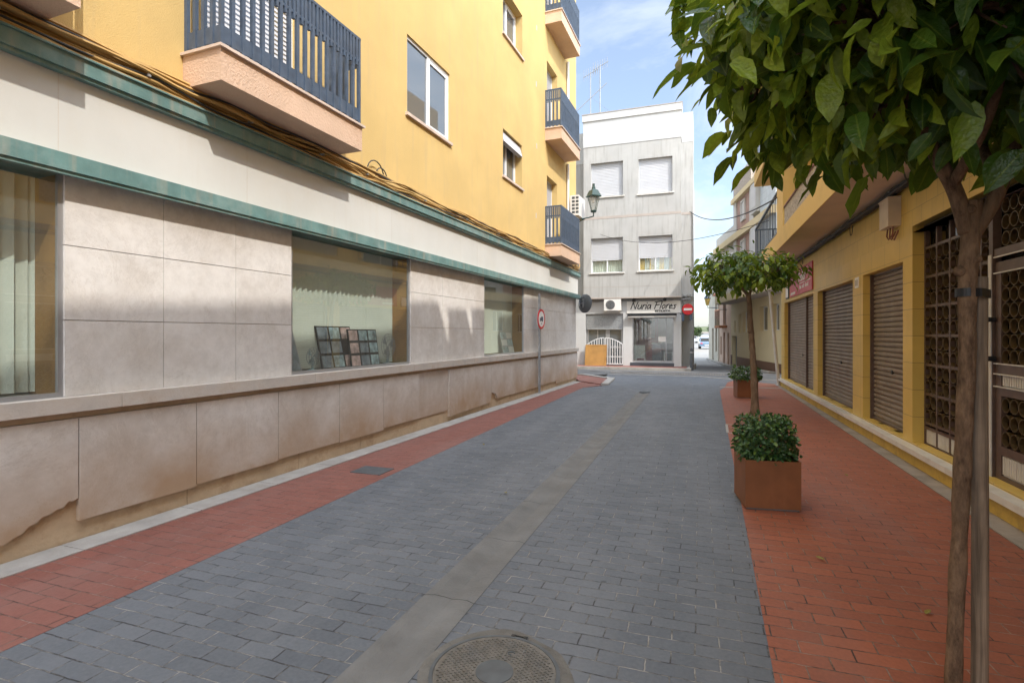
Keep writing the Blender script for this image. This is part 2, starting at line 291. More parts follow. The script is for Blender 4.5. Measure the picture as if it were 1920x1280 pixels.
m, t, n, l, b = nt('mirror face'); b.inputs['Metallic'].default_value = 1; b.inputs['Base Color'].default_value = (.85, .85, .86, 1); b.inputs['Roughness'].default_value = .03; M['mirror'] = m
M['amber'] = mat('amber lamp glass', (.6, .42, .12), .3)
def car_mat(name, c):
    m, t, n, l, b = nt(name); b.inputs['Base Color'].default_value = (*c, 1); b.inputs['Roughness'].default_value = .3; b.inputs['Coat Weight'].default_value = .8; b.inputs['Coat Roughness'].default_value = .05; return m
M['carblue'] = car_mat('blue car paint', (.12, .2, .32)); M['carwhite'] = car_mat('cream car paint', (.7, .66, .55)); M['cardark'] = car_mat('dark car paint', (.05, .06, .075)); M['cargrey'] = car_mat('grey car paint', (.45, .47, .5))
M['tyre'] = mat('tyre rubber', (.02, .02, .02), .9)
M['picA'] = mat('rose print', (.72, .50, .46), .6, .35, 12); M['picB'] = mat('blue grey print', (.40, .52, .55), .6, .4, 10); M['picC'] = mat('slate print', (.26, .30, .34), .5, .3, 8)

# ------------------------------------------------------------------ mesh building
def Rz(a): return Matrix.Rotation(a, 3, 'Z')
class Fac:
    k = 1.
    """a vertical facade line: s metres along it, o metres out of it, z up"""
    def __init__(s, p, d):
        s.p = Vector((p[0], p[1], 0)); s.d = Vector((d[0], d[1], 0)).normalized(); s.n = Vector((s.d.y, -s.d.x, 0))
    def w(s, a, o, z): return (s.p + s.d*a + s.n*o)*s.k + Vector((0, 0, 1.65+(z-1.65)*s.k))
def root_base(o):
    while o.parent: o = o.parent
    return Vector(o.location)
class MB:
    def __init__(s): s.v = []; s.f = []; s.mi = []; s.cur = 0; s.tone = []; s.rib = []
    def add(s, vs, fs):
        k = len(s.v); s.v += [Vector(q) for q in vs]; s.f += [tuple(i+k for i in f) for f in fs]; s.mi += [s.cur]*len(fs); return s
    def hexa(s, p): return s.add(p, [(0, 3, 2, 1), (4, 5, 6, 7), (0, 1, 5, 4), (1, 2, 6, 5), (2, 3, 7, 6), (3, 0, 4, 7)])
    def box(s, x0, x1, y0, y1, z0, z1): return s.hexa([(x0, y0, z0), (x1, y0, z0), (x1, y1, z0), (x0, y1, z0), (x0, y0, z1), (x1, y0, z1), (x1, y1, z1), (x0, y1, z1)])
    def obox(s, c, r, x0, x1, y0, y1, z0, z1):
        """box in a frame rotated by r (3x3) about c"""
        c = Vector(c); P = [(x0, y0, z0), (x1, y0, z0), (x1, y1, z0), (x0, y1, z0), (x0, y0, z1), (x1, y0, z1), (x1, y1, z1), (x0, y1, z1)]
        return s.hexa([c + r @ Vector(q) for q in P])
    def fb(s, F, s0, s1, o0, o1, z0, z1):
        return s.hexa([F.w(a, o, z) for z in (z0, z1) for (a, o) in ((s0, o0), (s1, o0), (s1, o1), (s0, o1))])
    def quad(s, a, b, c, d): return s.add([a, b, c, d], [(0, 1, 2, 3)])
    def wall(s, F, s0, s1, z0, z1, o, ops=(), depth=.2):
        """facade skin at offset o with openings (s0,s1,z0,z1) cut out and reveals running inwards by depth (sign = direction)"""
        S = sorted({s0, s1, *[q for p in ops for q in p[:2]]}); Z = sorted({z0, z1, *[q for p in ops for q in p[2:4]]})
        S = [q for q in S if s0 <= q <= s1]; Z = [q for q in Z if z0 <= q <= z1]
        for i in range(len(S)-1):
            for j in range(len(Z)-1):
                a, b, c, d = S[i], S[i+1], Z[j], Z[j+1]; ms, mz = (a+b)/2, (c+d)/2
                if any(p[0] < ms < p[1] and p[2] < mz < p[3] for p in ops): continue
                s.quad(F.w(a, o, c), F.w(b, o, c), F.w(b, o, d), F.w(a, o, d))
        for (a, b, c, d) in ops:
            i = o+depth
            a, b = max(a, s0), min(b, s1); c, d = max(c, z0), min(d, z1)
            s.quad(F.w(a, o, c), F.w(a, i, c), F.w(a, i, d), F.w(a, o, d)); s.quad(F.w(b, o, c), F.w(b, i, c), F.w(b, i, d), F.w(b, o, d))
            s.quad(F.w(a, o, c), F.w(b, o, c), F.w(b, i, c), F.w(a, i, c)); s.quad(F.w(a, o, d), F.w(b, o, d), F.w(b, i, d), F.w(a, i, d))
        return s
    def frame(s, F, s0, s1, o0, o1, z0, z1, w):
        s.fb(F, s0, s0+w, o0, o1, z0, z1); s.fb(F, s1-w, s1, o0, o1, z0, z1); s.fb(F, s0+w, s1-w, o0, o1, z0, z0+w); s.fb(F, s0+w, s1-w, o0, o1, z1-w, z1); return s
    def tube(s, pts, rad, n=8, cap=True, wob=0.):
        pts = [Vector(p) for p in pts]; N = len(pts)
        if not isinstance(rad, (list, tuple)): rad = [rad]*N
        vs = []; u = None
        for i, p in enumerate(pts):
            t = (pts[min(i+1, N-1)]-pts[max(i-1, 0)]).normalized()
            if u is None: u = t.orthogonal().normalized()
            u = (u - t*u.dot(t)); u = u.normalized() if u.length > 1e-6 else t.orthogonal().normalized()
            w = t.cross(u)
            for k in range(n):
                a = 2*math.pi*k/n; q = u*math.cos(a)+w*math.sin(a); r = rad[i]
                if wob: r *= 1+wob*mnoise.noise((p+q*rad[i])*9)
                vs.append(p+q*r)
        fs = [(i*n+k, i*n+(k+1) % n, (i+1)*n+(k+1) % n, (i+1)*n+k) for i in range(N-1) for k in range(n)]
        if cap: fs += [tuple(range(n))[::-1], tuple(range((N-1)*n, N*n))]
        return s.add(vs, fs)
    def lathe(s, c, prof, n=24, r=None, axis=None):
        """prof [(radius, height)] turned about an axis through c; r a 3x3 taking local z to that axis"""
        c = Vector(c); r = r or Matrix.Identity(3); vs = []
        for (q, h) in prof:
            for k in range(n):
                a = 2*math.pi*k/n; vs.append(c + r @ Vector((q*math.cos(a), q*math.sin(a), h)))
        N = len(prof); fs = [(i*n+k, i*n+(k+1) % n, (i+1)*n+(k+1) % n, (i+1)*n+k) for i in range(N-1) for k in range(n)]
        if prof[0] == prof[-1]: return s.add(vs, fs)
        if prof[0][0] > 1e-4: fs.append(tuple(range(n))[::-1])
        if prof[-1][0] > 1e-4: fs.append(tuple(range((N-1)*n, N*n)))
        return s.add(vs, fs)
    def prism(s, poly, z0, z1):
        n = len(poly); vs = [(x, y, z0) for x, y in poly]+[(x, y, z1) for x, y in poly]
        return s.add(vs, [tuple(range(n))[::-1], tuple(range(n, 2*n))]+[(i, (i+1) % n, n+(i+1) % n, n+i) for i in range(n)])
    def fprism(s, F, poly, o0, o1):
        """polygon in the facade plane (s, z) given thickness o0..o1"""
        n = len(poly); vs = [F.w(a, o0, z) for a, z in poly]+[F.w(a, o1, z) for a, z in poly]
        return s.add(vs, [tuple(range(n))[::-1], tuple(range(n, 2*n))]+[(i, (i+1) % n, n+(i+1) % n, n+i) for i in range(n)])
    def leaf(s, p, ax, up, L, W, tone, curl=.25, fold=.3):
        ax = ax.normalized(); side = ax.cross(up)
        if side.length < 1e-4: side = ax.orthogonal()
        side.normalize(); nrm = side.cross(ax)
        big = L > .1
        T = (0, .1, .28, .48, .68, .86, 1) if big else (0, .2, .5, .8, 1); w = (.04, .55, .94, 1, .8, .38, 0) if big else (.05, .8, 1, .62, 0)
        n_ = len(T); m_ = n_-2; ph = random.uniform(0, 6.28); tw = random.uniform(-.5, .5); wv = random.uniform(.02, .09)
        mid = [p + ax*(L*q) - nrm*(curl*L*q*q) for q in T]; vs = list(mid)
        for sg in (-1, 1):
            for i in range(1, n_-1):
                sd = side*math.cos(tw*T[i]) + nrm*math.sin(tw*T[i])
                vs.append(mid[i] + sd*(sg*W*w[i]*.5) + nrm*(fold*W*w[i]*.5 + wv*W*math.sin(ph+i*2.1+sg)))
        a, b = n_, n_+m_
        fs = [(0, 1, a), (n_-2, n_-1, a+m_-1), (1, 0, b), (n_-1, n_-2, b+m_-1)]
        for i in range(m_-1): fs += [(i+1, i+2, a+i+1, a+i), (i+2, i+1, b+i, b+i+1)]
        s.tone += [tone]*len(vs); s.rib += [1.]*n_+[0.]*(2*m_)
        return s.add(vs, fs)
    def build(s, name, m, parent=None, base=None, smooth=False, label=None):
        b = root_base(parent) if parent else Vector(base or (0, 0, 0))
        me = bpy.data.meshes.new(name); me.from_pydata([tuple(q-b) for q in s.v], [], s.f)
        for q in (m if isinstance(m, (list, tuple)) else [m]): me.materials.append(q)
        if any(s.mi): me.polygons.foreach_set('material_index', s.mi)
        if s.tone:
            at = me.attributes.new('tone', 'FLOAT', 'POINT'); at.data.foreach_set('value', s.tone); at = me.attributes.new('rib', 'FLOAT', 'POINT'); at.data.foreach_set('value', s.rib)
        else:
            bm = bmesh.new(); bm.from_mesh(me); bmesh.ops.recalc_face_normals(bm, faces=bm.faces[:]); bm.to_mesh(me); bm.free()
        if smooth:
            me.polygons.foreach_set('use_smooth', [True]*len(me.polygons))
            if smooth != 'all': me.set_sharp_from_angle(angle=math.radians(40))
        me.update()
        o = bpy.data.objects.new(name, me); C.objects.link(o)
        if parent: o.parent = parent
        else: o.location = b
        if label: o['label'] = label
        return o
def tag(o, label, cat, group=None, kind=None):
    if label: o['label'] = label
    if cat: o['category'] = cat
    if group: o['group'] = group
    if kind: o['kind'] = kind
    return o
def thing(name, label, cat, loc, group=None):
    o = bpy.data.objects.new(name, None); C.objects.link(o); o.location = loc; o.empty_display_size = .2
    return tag(o, label, cat, group)
def struct(name, mb, m, smooth=False): return tag(mb.build(name, m, smooth=smooth), None, None, kind='structure')
def copy_tree(o, parent=None):
    c = o.copy(); C.objects.link(c); c.parent = parent
    for ch in list(o.children): copy_tree(ch, c)
    return c
def text_mesh(mb, F, txt, s, z, o0, o1, size, shear=0., flip=1, wscale=1., bold=0.):
    """lettering as thin solid letters lying on facade F, starting at s, running in direction flip"""
    cu = bpy.data.curves.new('lettering', 'FONT'); cu.body = txt; cu.size = size; cu.shear = shear; cu.extrude = abs(o1-o0)/2; cu.offset = bold; cu.resolution_u = 3
    ob = bpy.data.objects.new('lettering', cu); C.objects.link(ob)
    dg = bpy.context.evaluated_depsgraph_get(); me = bpy.data.meshes.new_from_object(ob.evaluated_get(dg))
    mid = (o0+o1)/2
    mb.add([F.w(s+flip*v.co.x*wscale, mid+v.co.z, z+v.co.y) for v in me.vertices], [tuple(p.vertices) for p in me.polygons])
    bpy.data.objects.remove(ob); bpy.data.meshes.remove(me); bpy.data.curves.remove(cu)
def strokes(mb, F, lines, s, z, sc, o0, o1, w, flip=1):
    """brush lettering: polylines given in letter units, drawn as flat ribbons with thickness"""
    for ln in lines:
        for (a, b) in zip(ln[:-1], ln[1:]):
            a = Vector((a[0]*sc, a[1]*sc)); b = Vector((b[0]*sc, b[1]*sc)); d = (b-a).normalized(); p = Vector((-d.y, d.x))*w*.5; e = d*w*.3
            q = [a-e+p, a-e-p, b+e-p, b+e+p]
            mb.fprism(F, [(s+flip*k.x, z+k.y) for k in q], o0, o1)

LW = Fac((-4.134, 18.649), (.036, 1)); LW = Fac((-4.13379, 18.64892), (math.sin(math.radians(2.06426)), math.cos(math.radians(2.06426))))
RW = Fac((2.50, 19.1), (-.10, 13.4))        # out into the street = negative o
FW = Fac((-.8, 26.6), (1, 0))               # out towards the viewer = positive o

# ================================================================== GROUND
def redx(y): return .34+.01636*(y-2.79)
def rgx(y): return -3.42+.0029*(y-1.73)
def wallx(y): return LW.w(y-18.649, 0, 0).x
def rwx(y): return 2.50+(19.1-y)*.00746
mb = MB(); mb.box(-400, 400, -60, 900, -.6, -.275); struct('ground', mb, M['asphalt_pale'])
def sheet(name, poly, z, m, th=.03):
    mb = MB(); mb.prism(poly, z-th, z); return struct(name, mb, m)
Y0, Y1 = -8., 18.0
GY = 15.3
sheet('road', [(rgx(Y0), Y0), (-1.64, Y0), (-1.64, GY), (-1.30, GY), (-1.30, Y0), (redx(Y0), Y0), (redx(16.7), 16.7), (.74, 17.7), (.9, 19.5), (1.22, 20.68), (.0, 21.95), (-3.54, 21.95), (-3.3, 19.6), (-2.72, 17.3), (-3.38, 16.2)], 0, M['pave_grey'])
sheet('pavement_left', [(wallx(Y0)+.31, Y0), (rgx(Y0), Y0), (rgx(16.2), 16.2), (-2.95, 17.2), (wallx(18.2)+.21, 18.2)], .002, M['pave_red2'])
sheet('pavement_right', [(redx(Y0), Y0), (2.33, Y0), (2.33, 19.4), (1.2, 20.6), (.9, 19.5), (.74, 17.7), (redx(16.7), 16.7)], .003, M['pave_red'])
sheet('pavement_corner', [(wallx(18.2)+.21, 18.22), (-3.04, 17.3), (-3.14, 19.45), (-4.4, 20.85), (-9, 21.1), (-9, 18.95), (-4.1, 18.8)], .03, M['pave_red2'])
mb = MB()
pk = [(-2.98, 17.2), (-3.14, 19.5), (-4.4, 20.95), (-9, 21.2)]; pk2 = [(-2.76, 17.25), (-2.90, 19.6), (-4.35, 21.15), (-9, 21.42)]
for i in range(3): mb.prism([pk[i], pk2[i], pk2[i+1], pk[i+1]], -.03, .055)
struct('kerb_corner', mb, M['kerb'])
mb = MB()                                           # kerb slabs along the yellow building
y = Y0
while y < 18.1:
    L = .98+random.uniform(-.1, .1); y2 = min(y+L, 18.2)
    mb.prism([(wallx(y)+.02, y), (wallx(y)+.29+.0, y), (wallx(y2)+.29, y2-.006), (wallx(y2)+.02, y2-.006)], -.03, .012+random.uniform(-.002, .002)); y = y2
struct('kerb', mb, M['kerb'])
mb = MB(); mb.prism([(2.335, Y0), (rwx(Y0)+.02, Y0), (rwx(19.2)+.02, 19.3), (2.335, 19.4)], -.03, .008); struct('concrete_strip', mb, M['strip'])
mb = MB()                                           # dished gutter in concrete lengths
y = Y0; prof = [(-1.64, .003), (-1.58, .0), (-1.52, -.012), (-1.47, -.020), (-1.42, -.012), (-1.36, .0), (-1.30, .003)]
while y < GY:
    y2 = min(y+1.0, GY)
    for i in range(len(prof)-1):
        (a, za), (b, zb) = prof[i], prof[i+1]
        sag = lambda x: .05*(1-((x+1.47)/.17)**2)
        mb.quad((a, y+.0025+sag(a), za), (b, y+.0025+sag(b), zb), (b, y2-.0025+sag(b), zb), (a, y2-.0025+sag(a), za))
    y = y2
struct('gutter', mb, M['concrete'], True)
mb = MB(); mb.quad((-1.66, Y0, -.032), (-1.28, Y0, -.032), (-1.28, GY+.1, -.032), (-1.66, GY+.1, -.032)); struct('gutter_bed', mb, M['dark'])
mb = MB(); mb.prism([(.60, 17.65), (2.33, 17.9), (2.33, 18.02), (.60, 17.8)], 0, .008); mb.prism([(-3.5, 21.9), (.0, 21.9), (.0, 22.06), (-3.5, 22.06)], -.02, .012)
mb.prism([(.0, 21.9), (1.2, 20.7), (2.6, 20.9), (2.6, 21.05), (1.25, 20.85), (.05, 22.06)], -.02, .012)
struct('kerb_line', mb, M['kerb'])
sheet('crossing_road', [(-30, 21.42), (-4.35, 21.2), (-3.5, 22.06), (.05, 22.06), (1.2, 20.7), (2.30, 19.38), (2.35, 19.2), (30, 19.2), (30, 25.0), (-30, 25.0)], -.004, M['asphalt'])
mb = MB(); mb.hexa([(-.5, 25, -.3), (4, 25, -.3), (4, 34, -.3), (-.5, 34, -.3), (-.5, 25, -.004), (4, 25, -.004), (4, 34, -.27), (-.5, 34, -.27)]); struct('street_slope', mb, M['asphalt'])
mb = MB(); mb.hexa([(-.5, 34, -.3), (2, 34, -.3), (2, 46, -.3), (-.5, 46, -.3), (-.5, 34, -.27), (2, 34, -.27), (2, 46, -.268), (-.5, 46, -.268)]); struct('far_street', mb, M['asphalt_pale'])
mb = MB()
for i in range(46): mb.box(-3.6+i*.1, -3.53+i*.1, 22.95, 23.35, -.004, .006)
struct('paving_band', mb, M['strip'])
mb = MB(); mb.box(-14, -.55, 25.35, 26.9, -.03, .10); struct('pavement_far', mb, M['pave_red2'])
mb = MB(); mb.box(-14, -.35, 25.1, 25.345, -.03, .10); mb.prism([(-.545, 25.35), (-.35, 25.35), (-.15, 30), (-.35, 30)], -.5, .1); struct('kerb_far', mb, M['kerb'])
mb = MB(); mb.hexa([(2.75, 24.8, -.35), (3.1, 24.8, -.35), (1.75, 33, -.35), (1.5, 33, -.35), (2.75, 24.8, .06), (3.1, 24.8, .06), (1.75, 33, -.15), (1.5, 33, -.15)]); mb.hexa([(1.5, 33, -.35), (1.75, 33, -.35), (.75, 42.2, -.35), (.5, 42.2, -.35), (1.5, 33, -.15), (1.75, 33, -.15), (.75, 42.2, -.16), (.5, 42.2, -.16)]); struct('kerb_street', mb, M['kerb'])

mb = MB(); mb.prism([(.47, 9.55), (.86, 9.58), (.86, 9.615), (.47, 9.59)], 0, .006); mb.prism([(.47, 10.45), (.9, 10.48), (.9, 10.51), (.47, 10.485)], 0, .006); mb.prism([(.43, 9.6), (.47, 9.6), (.49, 10.5), (.45, 10.5)], 0, .005); struct('mortar_strip', mb, M['kerb'])
# manhole cover
t = thing('manhole_cover', 'round cast iron manhole cover in concrete collar beside the gutter', 'manhole cover', (-.94, 2.42, 0))
mb = MB(); pts = [(-.94+(.37+.05*mnoise.noise((math.cos(a)*1.3, math.sin(a)*1.3, 4)))*math.cos(a), 2.42+(.365+.05*mnoise.noise((math.cos(a)*1.3, math.sin(a)*1.3, 9)))*math.sin(a)) for a in [k*math.pi/24 for k in range(48)]]
mb.prism(pts, -.02, .0045); mb.build('collar', M['collar'], t)
mb = MB(); mb.lathe((-.94, 2.42, 0), [(.300, .0), (.300, .010), (.318, .010), (.318, .0)], 64); mb.build('frame_ring', M['iron_dark'], t, smooth=True)
mb = MB(); mb.lathe((-.94, 2.42, 0), [(.298, 0), (.298, .009), (.0, .009)], 64)
for i in range(-22, 23):
    for j in range(-26, 27):
        x = i*.0155*1.15; y = j*.0115
        if (i+j) % 2: continue
        r = math.hypot(x, y)
        if .105 < r < .285 and not (abs(x-.03) < .035 and abs(y-.165) < .033):
            mb.obox((-.94+x, 2.42+y, .009), Rz(.5 if j % 2 else -.5), -.0065, .0065, -.0035, .0035, 0, .0035)
mb.frame(Fac((-.94, 2.42), (1, 0)), -.004, .064, 0, 0, 0, 0, 0) if False else None
for (x0, x1, y0, y1) in ((.0, .06, .138, .142), (.0, .06, .188, .192), (.0, .004, .142, .188), (.056, .06, .142, .188)): mb.box(-.94+x0, -.94+x1, 2.42+y0, 2.42+y1, .009, .0125)
mb.build('cover', M['iron'], t)
mb = MB(); mb.lathe((-.94, 2.42, .009), [(.092, 0), (.092, .003), (.0, .004)], 40); mb.build('centre_disc', M['iron_dark'], t, smooth=True)
mb = MB(); mb.tube([(-.94+.018*math.cos(a)+.03, 2.42+.165+.013*math.sin(a), .0115) for a in [k*math.pi/7 for k in range(1, 12)]], .003, 5); mb.build('letter', M['iron_dark'], t)
mb = MB(); mb.box(-.965, -.945, 2.735, 2.755, 0, .012); mb.box(-.895, -.875, 2.735, 2.755, 0, .012); mb.box(-.945, -.895, 2.748, 2.754, 0, .01); mb.build('hinge', M['black'], t)
mb = MB(); mb.box(-3.93, -3.52, 5.36, 5.68, 0, .008); o = mb.build('drain_cover', M['iron_dark'], base=(-3.72, 5.5, 0)); tag(o, 'small square iron cover set in the red pavers along the stone wall', 'drain cover')
mb = MB(); mb.box(-1.62, -1.3, 15.33, 15.65, -.02, .006)
for k in range(7): mb.box(-1.6, -1.32, 15.36+k*.04, 15.378+k*.04, .006, .012)
o = mb.build('drain_grate', M['iron_dark'], base=(-1.46, 15.5, 0)); tag(o, 'dark iron drain grate at the far end of the concrete gutter', 'drain grate')

# ================================================================== YELLOW APARTMENT BUILDING (left)
B = thing('apartment_building', 'yellow apartment building with balconies over a stone clad shopfront', 'building', (-4.4, 9, 0))
SN = -27.0
# plinth
mb = MB()
s = SN
while s < -.02:
    L = 1.35+random.uniform(-.2, .2); e = min(s+L, 0); mb.fb(LW, s+.003, e-.003, -.06, .012, -.03, .42); s = e
mb.build('plinth', M['plinth'], B)
# lower stone panels
mb = MB()
jo = [SN, -24.6, -22.4, -20.2, -18.1, -15.80, -14.78, -13.75, -12.69, -11.69, -10.66, -9.6, -7.62, -6.49, -4.35, -2.64, 0]
low = [.17, .17, .18, .18, .16, .17, .19, .21, .20, .23, .22, .10, .19, .18, .2, .12]
for i in range(len(jo)-1):
    a, b = jo[i]+.004, jo[i+1]-.004; z = low[i]
    o = .055 if i not in (10,) else .03
    if i == 4: poly = [(a, .17), (-16.62, .13), (-16.5, .145), (-16.42, .125), (-16.34, .155), (-16.27, .15), (-16.21, .185), (-16.17, .19), (-16.13, .235), (-16.08, .24), (-16.05, .275), (-15.99, .28), (-15.95, .305), (-15.91, .30), (-15.87, .345), (-15.84, .335), (b, .35), (b, .985), (a, .985)]
    elif i == 12: poly = [(a, .36), (a+.25, .30), (a+.32, z), (b, z), (b, .985), (a, .985)]
    elif i == 11: poly = [(a, .10), (b-.06, .14), (b, .30), (b, .985), (a, .985)]
    else: poly = [(a, z), (b, z), (b, .985), (a, .985)]
    mb.fprism(LW, poly, -.05, o+random.uniform(-.002, .002))
mb.build('lower_cladding', M['stone_low'], B)
mb = MB(); mb.fb(LW, SN, .0, -.05, -.01, .40, 1.15); mb.build('backing_wall', M['plinth'], B)
mb = MB()
s = SN
while s < -.02:
    e = min(s+2.3, .02); mb.fb(LW, s+.002, e-.002, -.05, .10, 1.04, 1.155); s = e
mb.build('ledge', M['ledge'], B)
mb = MB(); mb.fb(LW, SN, 0, -.05, .04, .99, 1.04); mb.build('shadow_gap', M['plinth'], B)
# upper cladding panels between the shop windows
wins = [(-19.4, -15.87), (-13.49, -10.85), (-7.89, -5.35)]
def panels(a, b, js):
    mb = MB()
    js = [a]+[j for j in js if a < j < b]+[b]
    for i in range(len(js)-1):
        for (z0, z1) in ((1.157, 1.757), (1.763, 2.347), (2.353, 3.06)):
            mb.fb(LW, js[i]+.0025, js[i+1]-.0025, -.04, random.uniform(-.0015, .0015), z0, z1)
    mb.build('upper_cladding', M['stone'], B)
panels(SN, -19.4, [-25.2, -23.4, -21.6]); panels(-15.87, -13.49, [-15.07, -14.28]); panels(-10.85, -7.89, [-9.76]); panels(-5.35, 0, [-4.2, -2.6, -1.2])
for (a, b) in ((SN, -19.4), (-15.87, -13.49), (-10.85, -7.89), (-5.35, 0)): mb = MB(); mb.fb(LW, a, b, -.6, -.041, 1.1, 3.3); mb.build('pier_core', M['plinth'], B)
mb = MB(); mb.fb(LW, SN, .0, -.6, .07, 2.98, 3.72); 
mb.build('fascia', M['fascia'], B)
for j in (-15.95, -14.2, -11.5, -8.4, -5, -2.2): mb = MB(); mb.fb(LW, j-.002, j+.002, .065, .0712, 3.03, 3.66); mb.build('fascia_joint', M['ledge'], B)
mb = MB(); mb.fb(LW, SN, .06, -.3, .15, 2.90, 3.03); mb.fb(LW, SN, .06, .10, .135, 2.87, 2.90); o = mb.build('lower_band', M['green'], B)
mb = MB(); mb.fb(LW, SN, .08, -.3, .15, 3.68, 3.80); mb.fb(LW, SN, .08, -.3, .17, 3.80, 3.815); mb.fb(LW, SN, .08, -.3, .13, 3.65, 3.68); mb.build('cornice', M['green'], B)
# yellow upper wall
ops = [(-10.96, -9.48, 5.28, 6.58), (-6.82, -5.52, 5.40, 6.52), (-6.82, -5.5, 8.78, 9.9), (-10.96, -9.48, 8.68, 9.98), (-14.62, -13.36, 4.30, 6.55), (-17.4, -16.3, 4.3, 6.55),
       (-3.40, -2.35, 4.25, 6.35), (-3.40, -2.35, 7.65, 9.75), (-3.40, -2.35, 11.05, 13.1), (-14.62, -13.36, 7.7, 9.95)]
mb = MB(); mb.wall(LW, SN, .0, 3.7, 17.2, 0, ops, -.24)
q = Fac(LW.w(0, 0, 0)[:2], (-1, .036)); mb.wall(q, 0, 14, 0, 17.2, 0, (), -.2)
mb.fb(LW, SN, 0, -12, -.01, 17.0, 17.2); mb.quad(LW.w(SN, 0, 0), LW.w(SN, -12, 0), LW.w(SN, -12, 17), LW.w(SN, 0, 17))
mb.build('wall', M['yellow'], B)
mb = MB(); mb.fb(LW, SN, -.02, -.9, -.62, 0, 3.6); mb.build('rear_wall', M['dark'], B)
# shop windows
def shop_window(a, b, jamb=True):
    z0, z1 = 1.157, 2.98
    w = MB(); w.frame(LW, a, b, -.055, -.02, z0, z1, .035); fr = w.build('shop_window', M['alu'], B)
    w = MB(); w.fb(LW, a+.035, b-.035, -.04, -.034, z0+.035, z1-.035); w.build('pane', M['glass'], fr)
    for q in ((b-.02, b-.001), (a+.001, a+.02)): w = MB(); w.fb(LW, q[0], q[1], -.42, -.056, z0, z1); w.build('jamb', M['brownboard'], fr)
    w = MB(); w.fb(LW, a, b, -.62, -.056, z0-.05, z0+.012); w.build('display_shelf', M['shopfloor'], fr)
    w = MB(); w.fb(LW, a, b, -.62, -.056, 2.93, 2.99); w.build('window_head', M['shopfloor'], fr)
    w = MB(); k = a+.03; i = 0
    while k < b-.03:
        da = .062 if i % 2 else .058
        p0 = LW.w(k, -.40, 0); p1 = LW.w(min(k+.105, b-.02), -.345+random.uniform(-.012, .012), 0)
        for (za, zb) in ((z0+.03, 2.92),):
            u = Vector((0, 0, 1)); d = (p1-p0); nn = Vector((d.y, -d.x, 0)).normalized()*.003
            w.hexa([p0-nn+u*za, p1-nn+u*za, p1+nn+u*za, p0+nn+u*za, p0-nn+u*zb, p1-nn+u*zb, p1+nn+u*zb, p0+nn+u*zb])
        k += .098; i += 1
    w.build('vertical_blind', M['blind'], fr)
    w = MB(); w.fb(LW, a, b, -.62, -.60, z0, z1); w.build('back_wall', M['blind'], fr)
for (a, b) in wins: shop_window(a, b)
# upper windows
def sliding_window(a, b, z0, z1, o=-.03, curtain=True):
    w = MB(); w.frame(LW, a, b, o-.05, o, z0, z1, .05); m_ = (a+b)/2; w.fb(LW, m_-.04, m_+.04, o-.045, o+.004, z0+.05, z1-.05)
    w.fb(LW, m_+.04, b-.05, o-.04, o-.005, z1-.11, z1-.05); w.fb(LW, b-.09, b-.05, o-.04, o-.005, z0+.05, z1-.11); w.fb(LW, m_+.04, b-.09, o-.04, o-.005, z0+.05, z0+.09)
    f = w.build('window', M['white'], B)
    w = MB(); w.fb(LW, a+.05, b-.05, o-.032, o-.026, z0+.05, z1-.05); w.build('pane', M['winglass'], f)
    w = MB(); w.fb(LW, a-.05, b+.05, o-.1, .045, z0-.05, z0); w.build('sill', M['tile_edge'], f)
    return f
sliding_window(-10.96, -9.48, 5.28, 6.58); sliding_window(-10.96, -9.48, 8.68, 9.98)
f = sliding_window(-6.82, -5.52, 5.40, 6.52, -.19)
w = MB(); w.hexa([LW.w(s_, o_, z_) for (z_, pr) in ((6.22, ((-6.8, -.10), (-5.54, -.10), (-5.54, .02), (-6.8, .02))), (6.5, ((-6.8, -.14), (-5.54, -.14), (-5.54, -.06), (-6.8, -.06)))) for (s_, o_) in pr]); w.build('shutter_box', M['shutter_white'], f)
f = sliding_window(-6.82, -5.5, 8.78, 9.9, -.19)
# balconies
def balcony(a, b, zf, pr=.5, th=.30, up=True, F=LW, sh=None, rail=True):
    w = MB(); w.fb(F, a, b, .0, pr, zf-th, zf); sl = w.build('balcony', M['pink'], B)
    w = MB(); w.fb(F, a-.03, b+.03, .002, pr+.03, zf+.001, zf+.028); w.build('slab_edge', M['tile_edge'], sl)
    if not rail: return sl
    w = MB(); z0, z1 = zf+.03, zf+1.13; ro = pr-.03
    def run(p, q):
        d = (q-p); L = d.length; d.normalize(); nn = Vector((d.y, -d.x, 0)); n_ = max(2, int(round(L/.117)))
        r = Matrix((d, nn, Vector((0, 0, 1)))).transposed()
        for i in range(n_+1):
            x = L*i/n_; w.obox(p, r, x-.019, x+.019, -.018, .018, z0+.01, z1)
            if i < n_: w.obox(p, r, x+.044, x+.074, -.012, .024, z1-.36, z1)
        w.obox(p, r, -.02, L+.02, -.008, .008, z0+.045, z0+.20); w.obox(p, r, -.02, L+.02, -.021, .021, z1-.02, z1+.012); w.obox(p, r, -.02, L+.02, -.016, .016, z1-.30, z1-.27)
    c = [F.w(a+.03, .02, 0), F.w(a+.03, ro, 0), F.w(b-.03, ro, 0), F.w(b-.03, .02, 0)]
    run(c[1], c[2]); run(c[0], c[1]); run(c[2], c[3])
    w.build('railing', M['rail'], sl); return sl
balcony(-14.88, -12.80, 4.30); balcony(-18.2, -16.04, 4.30)
for zf in (4.25, 7.65, 11.05): balcony(-3.58, -1.44, zf, .5, .33)
balcony(-14.88, -12.80, 7.72)
side = Fac(LW.w(0, 0, 0)[:2], (-1, .036))       # side street face; out = +y
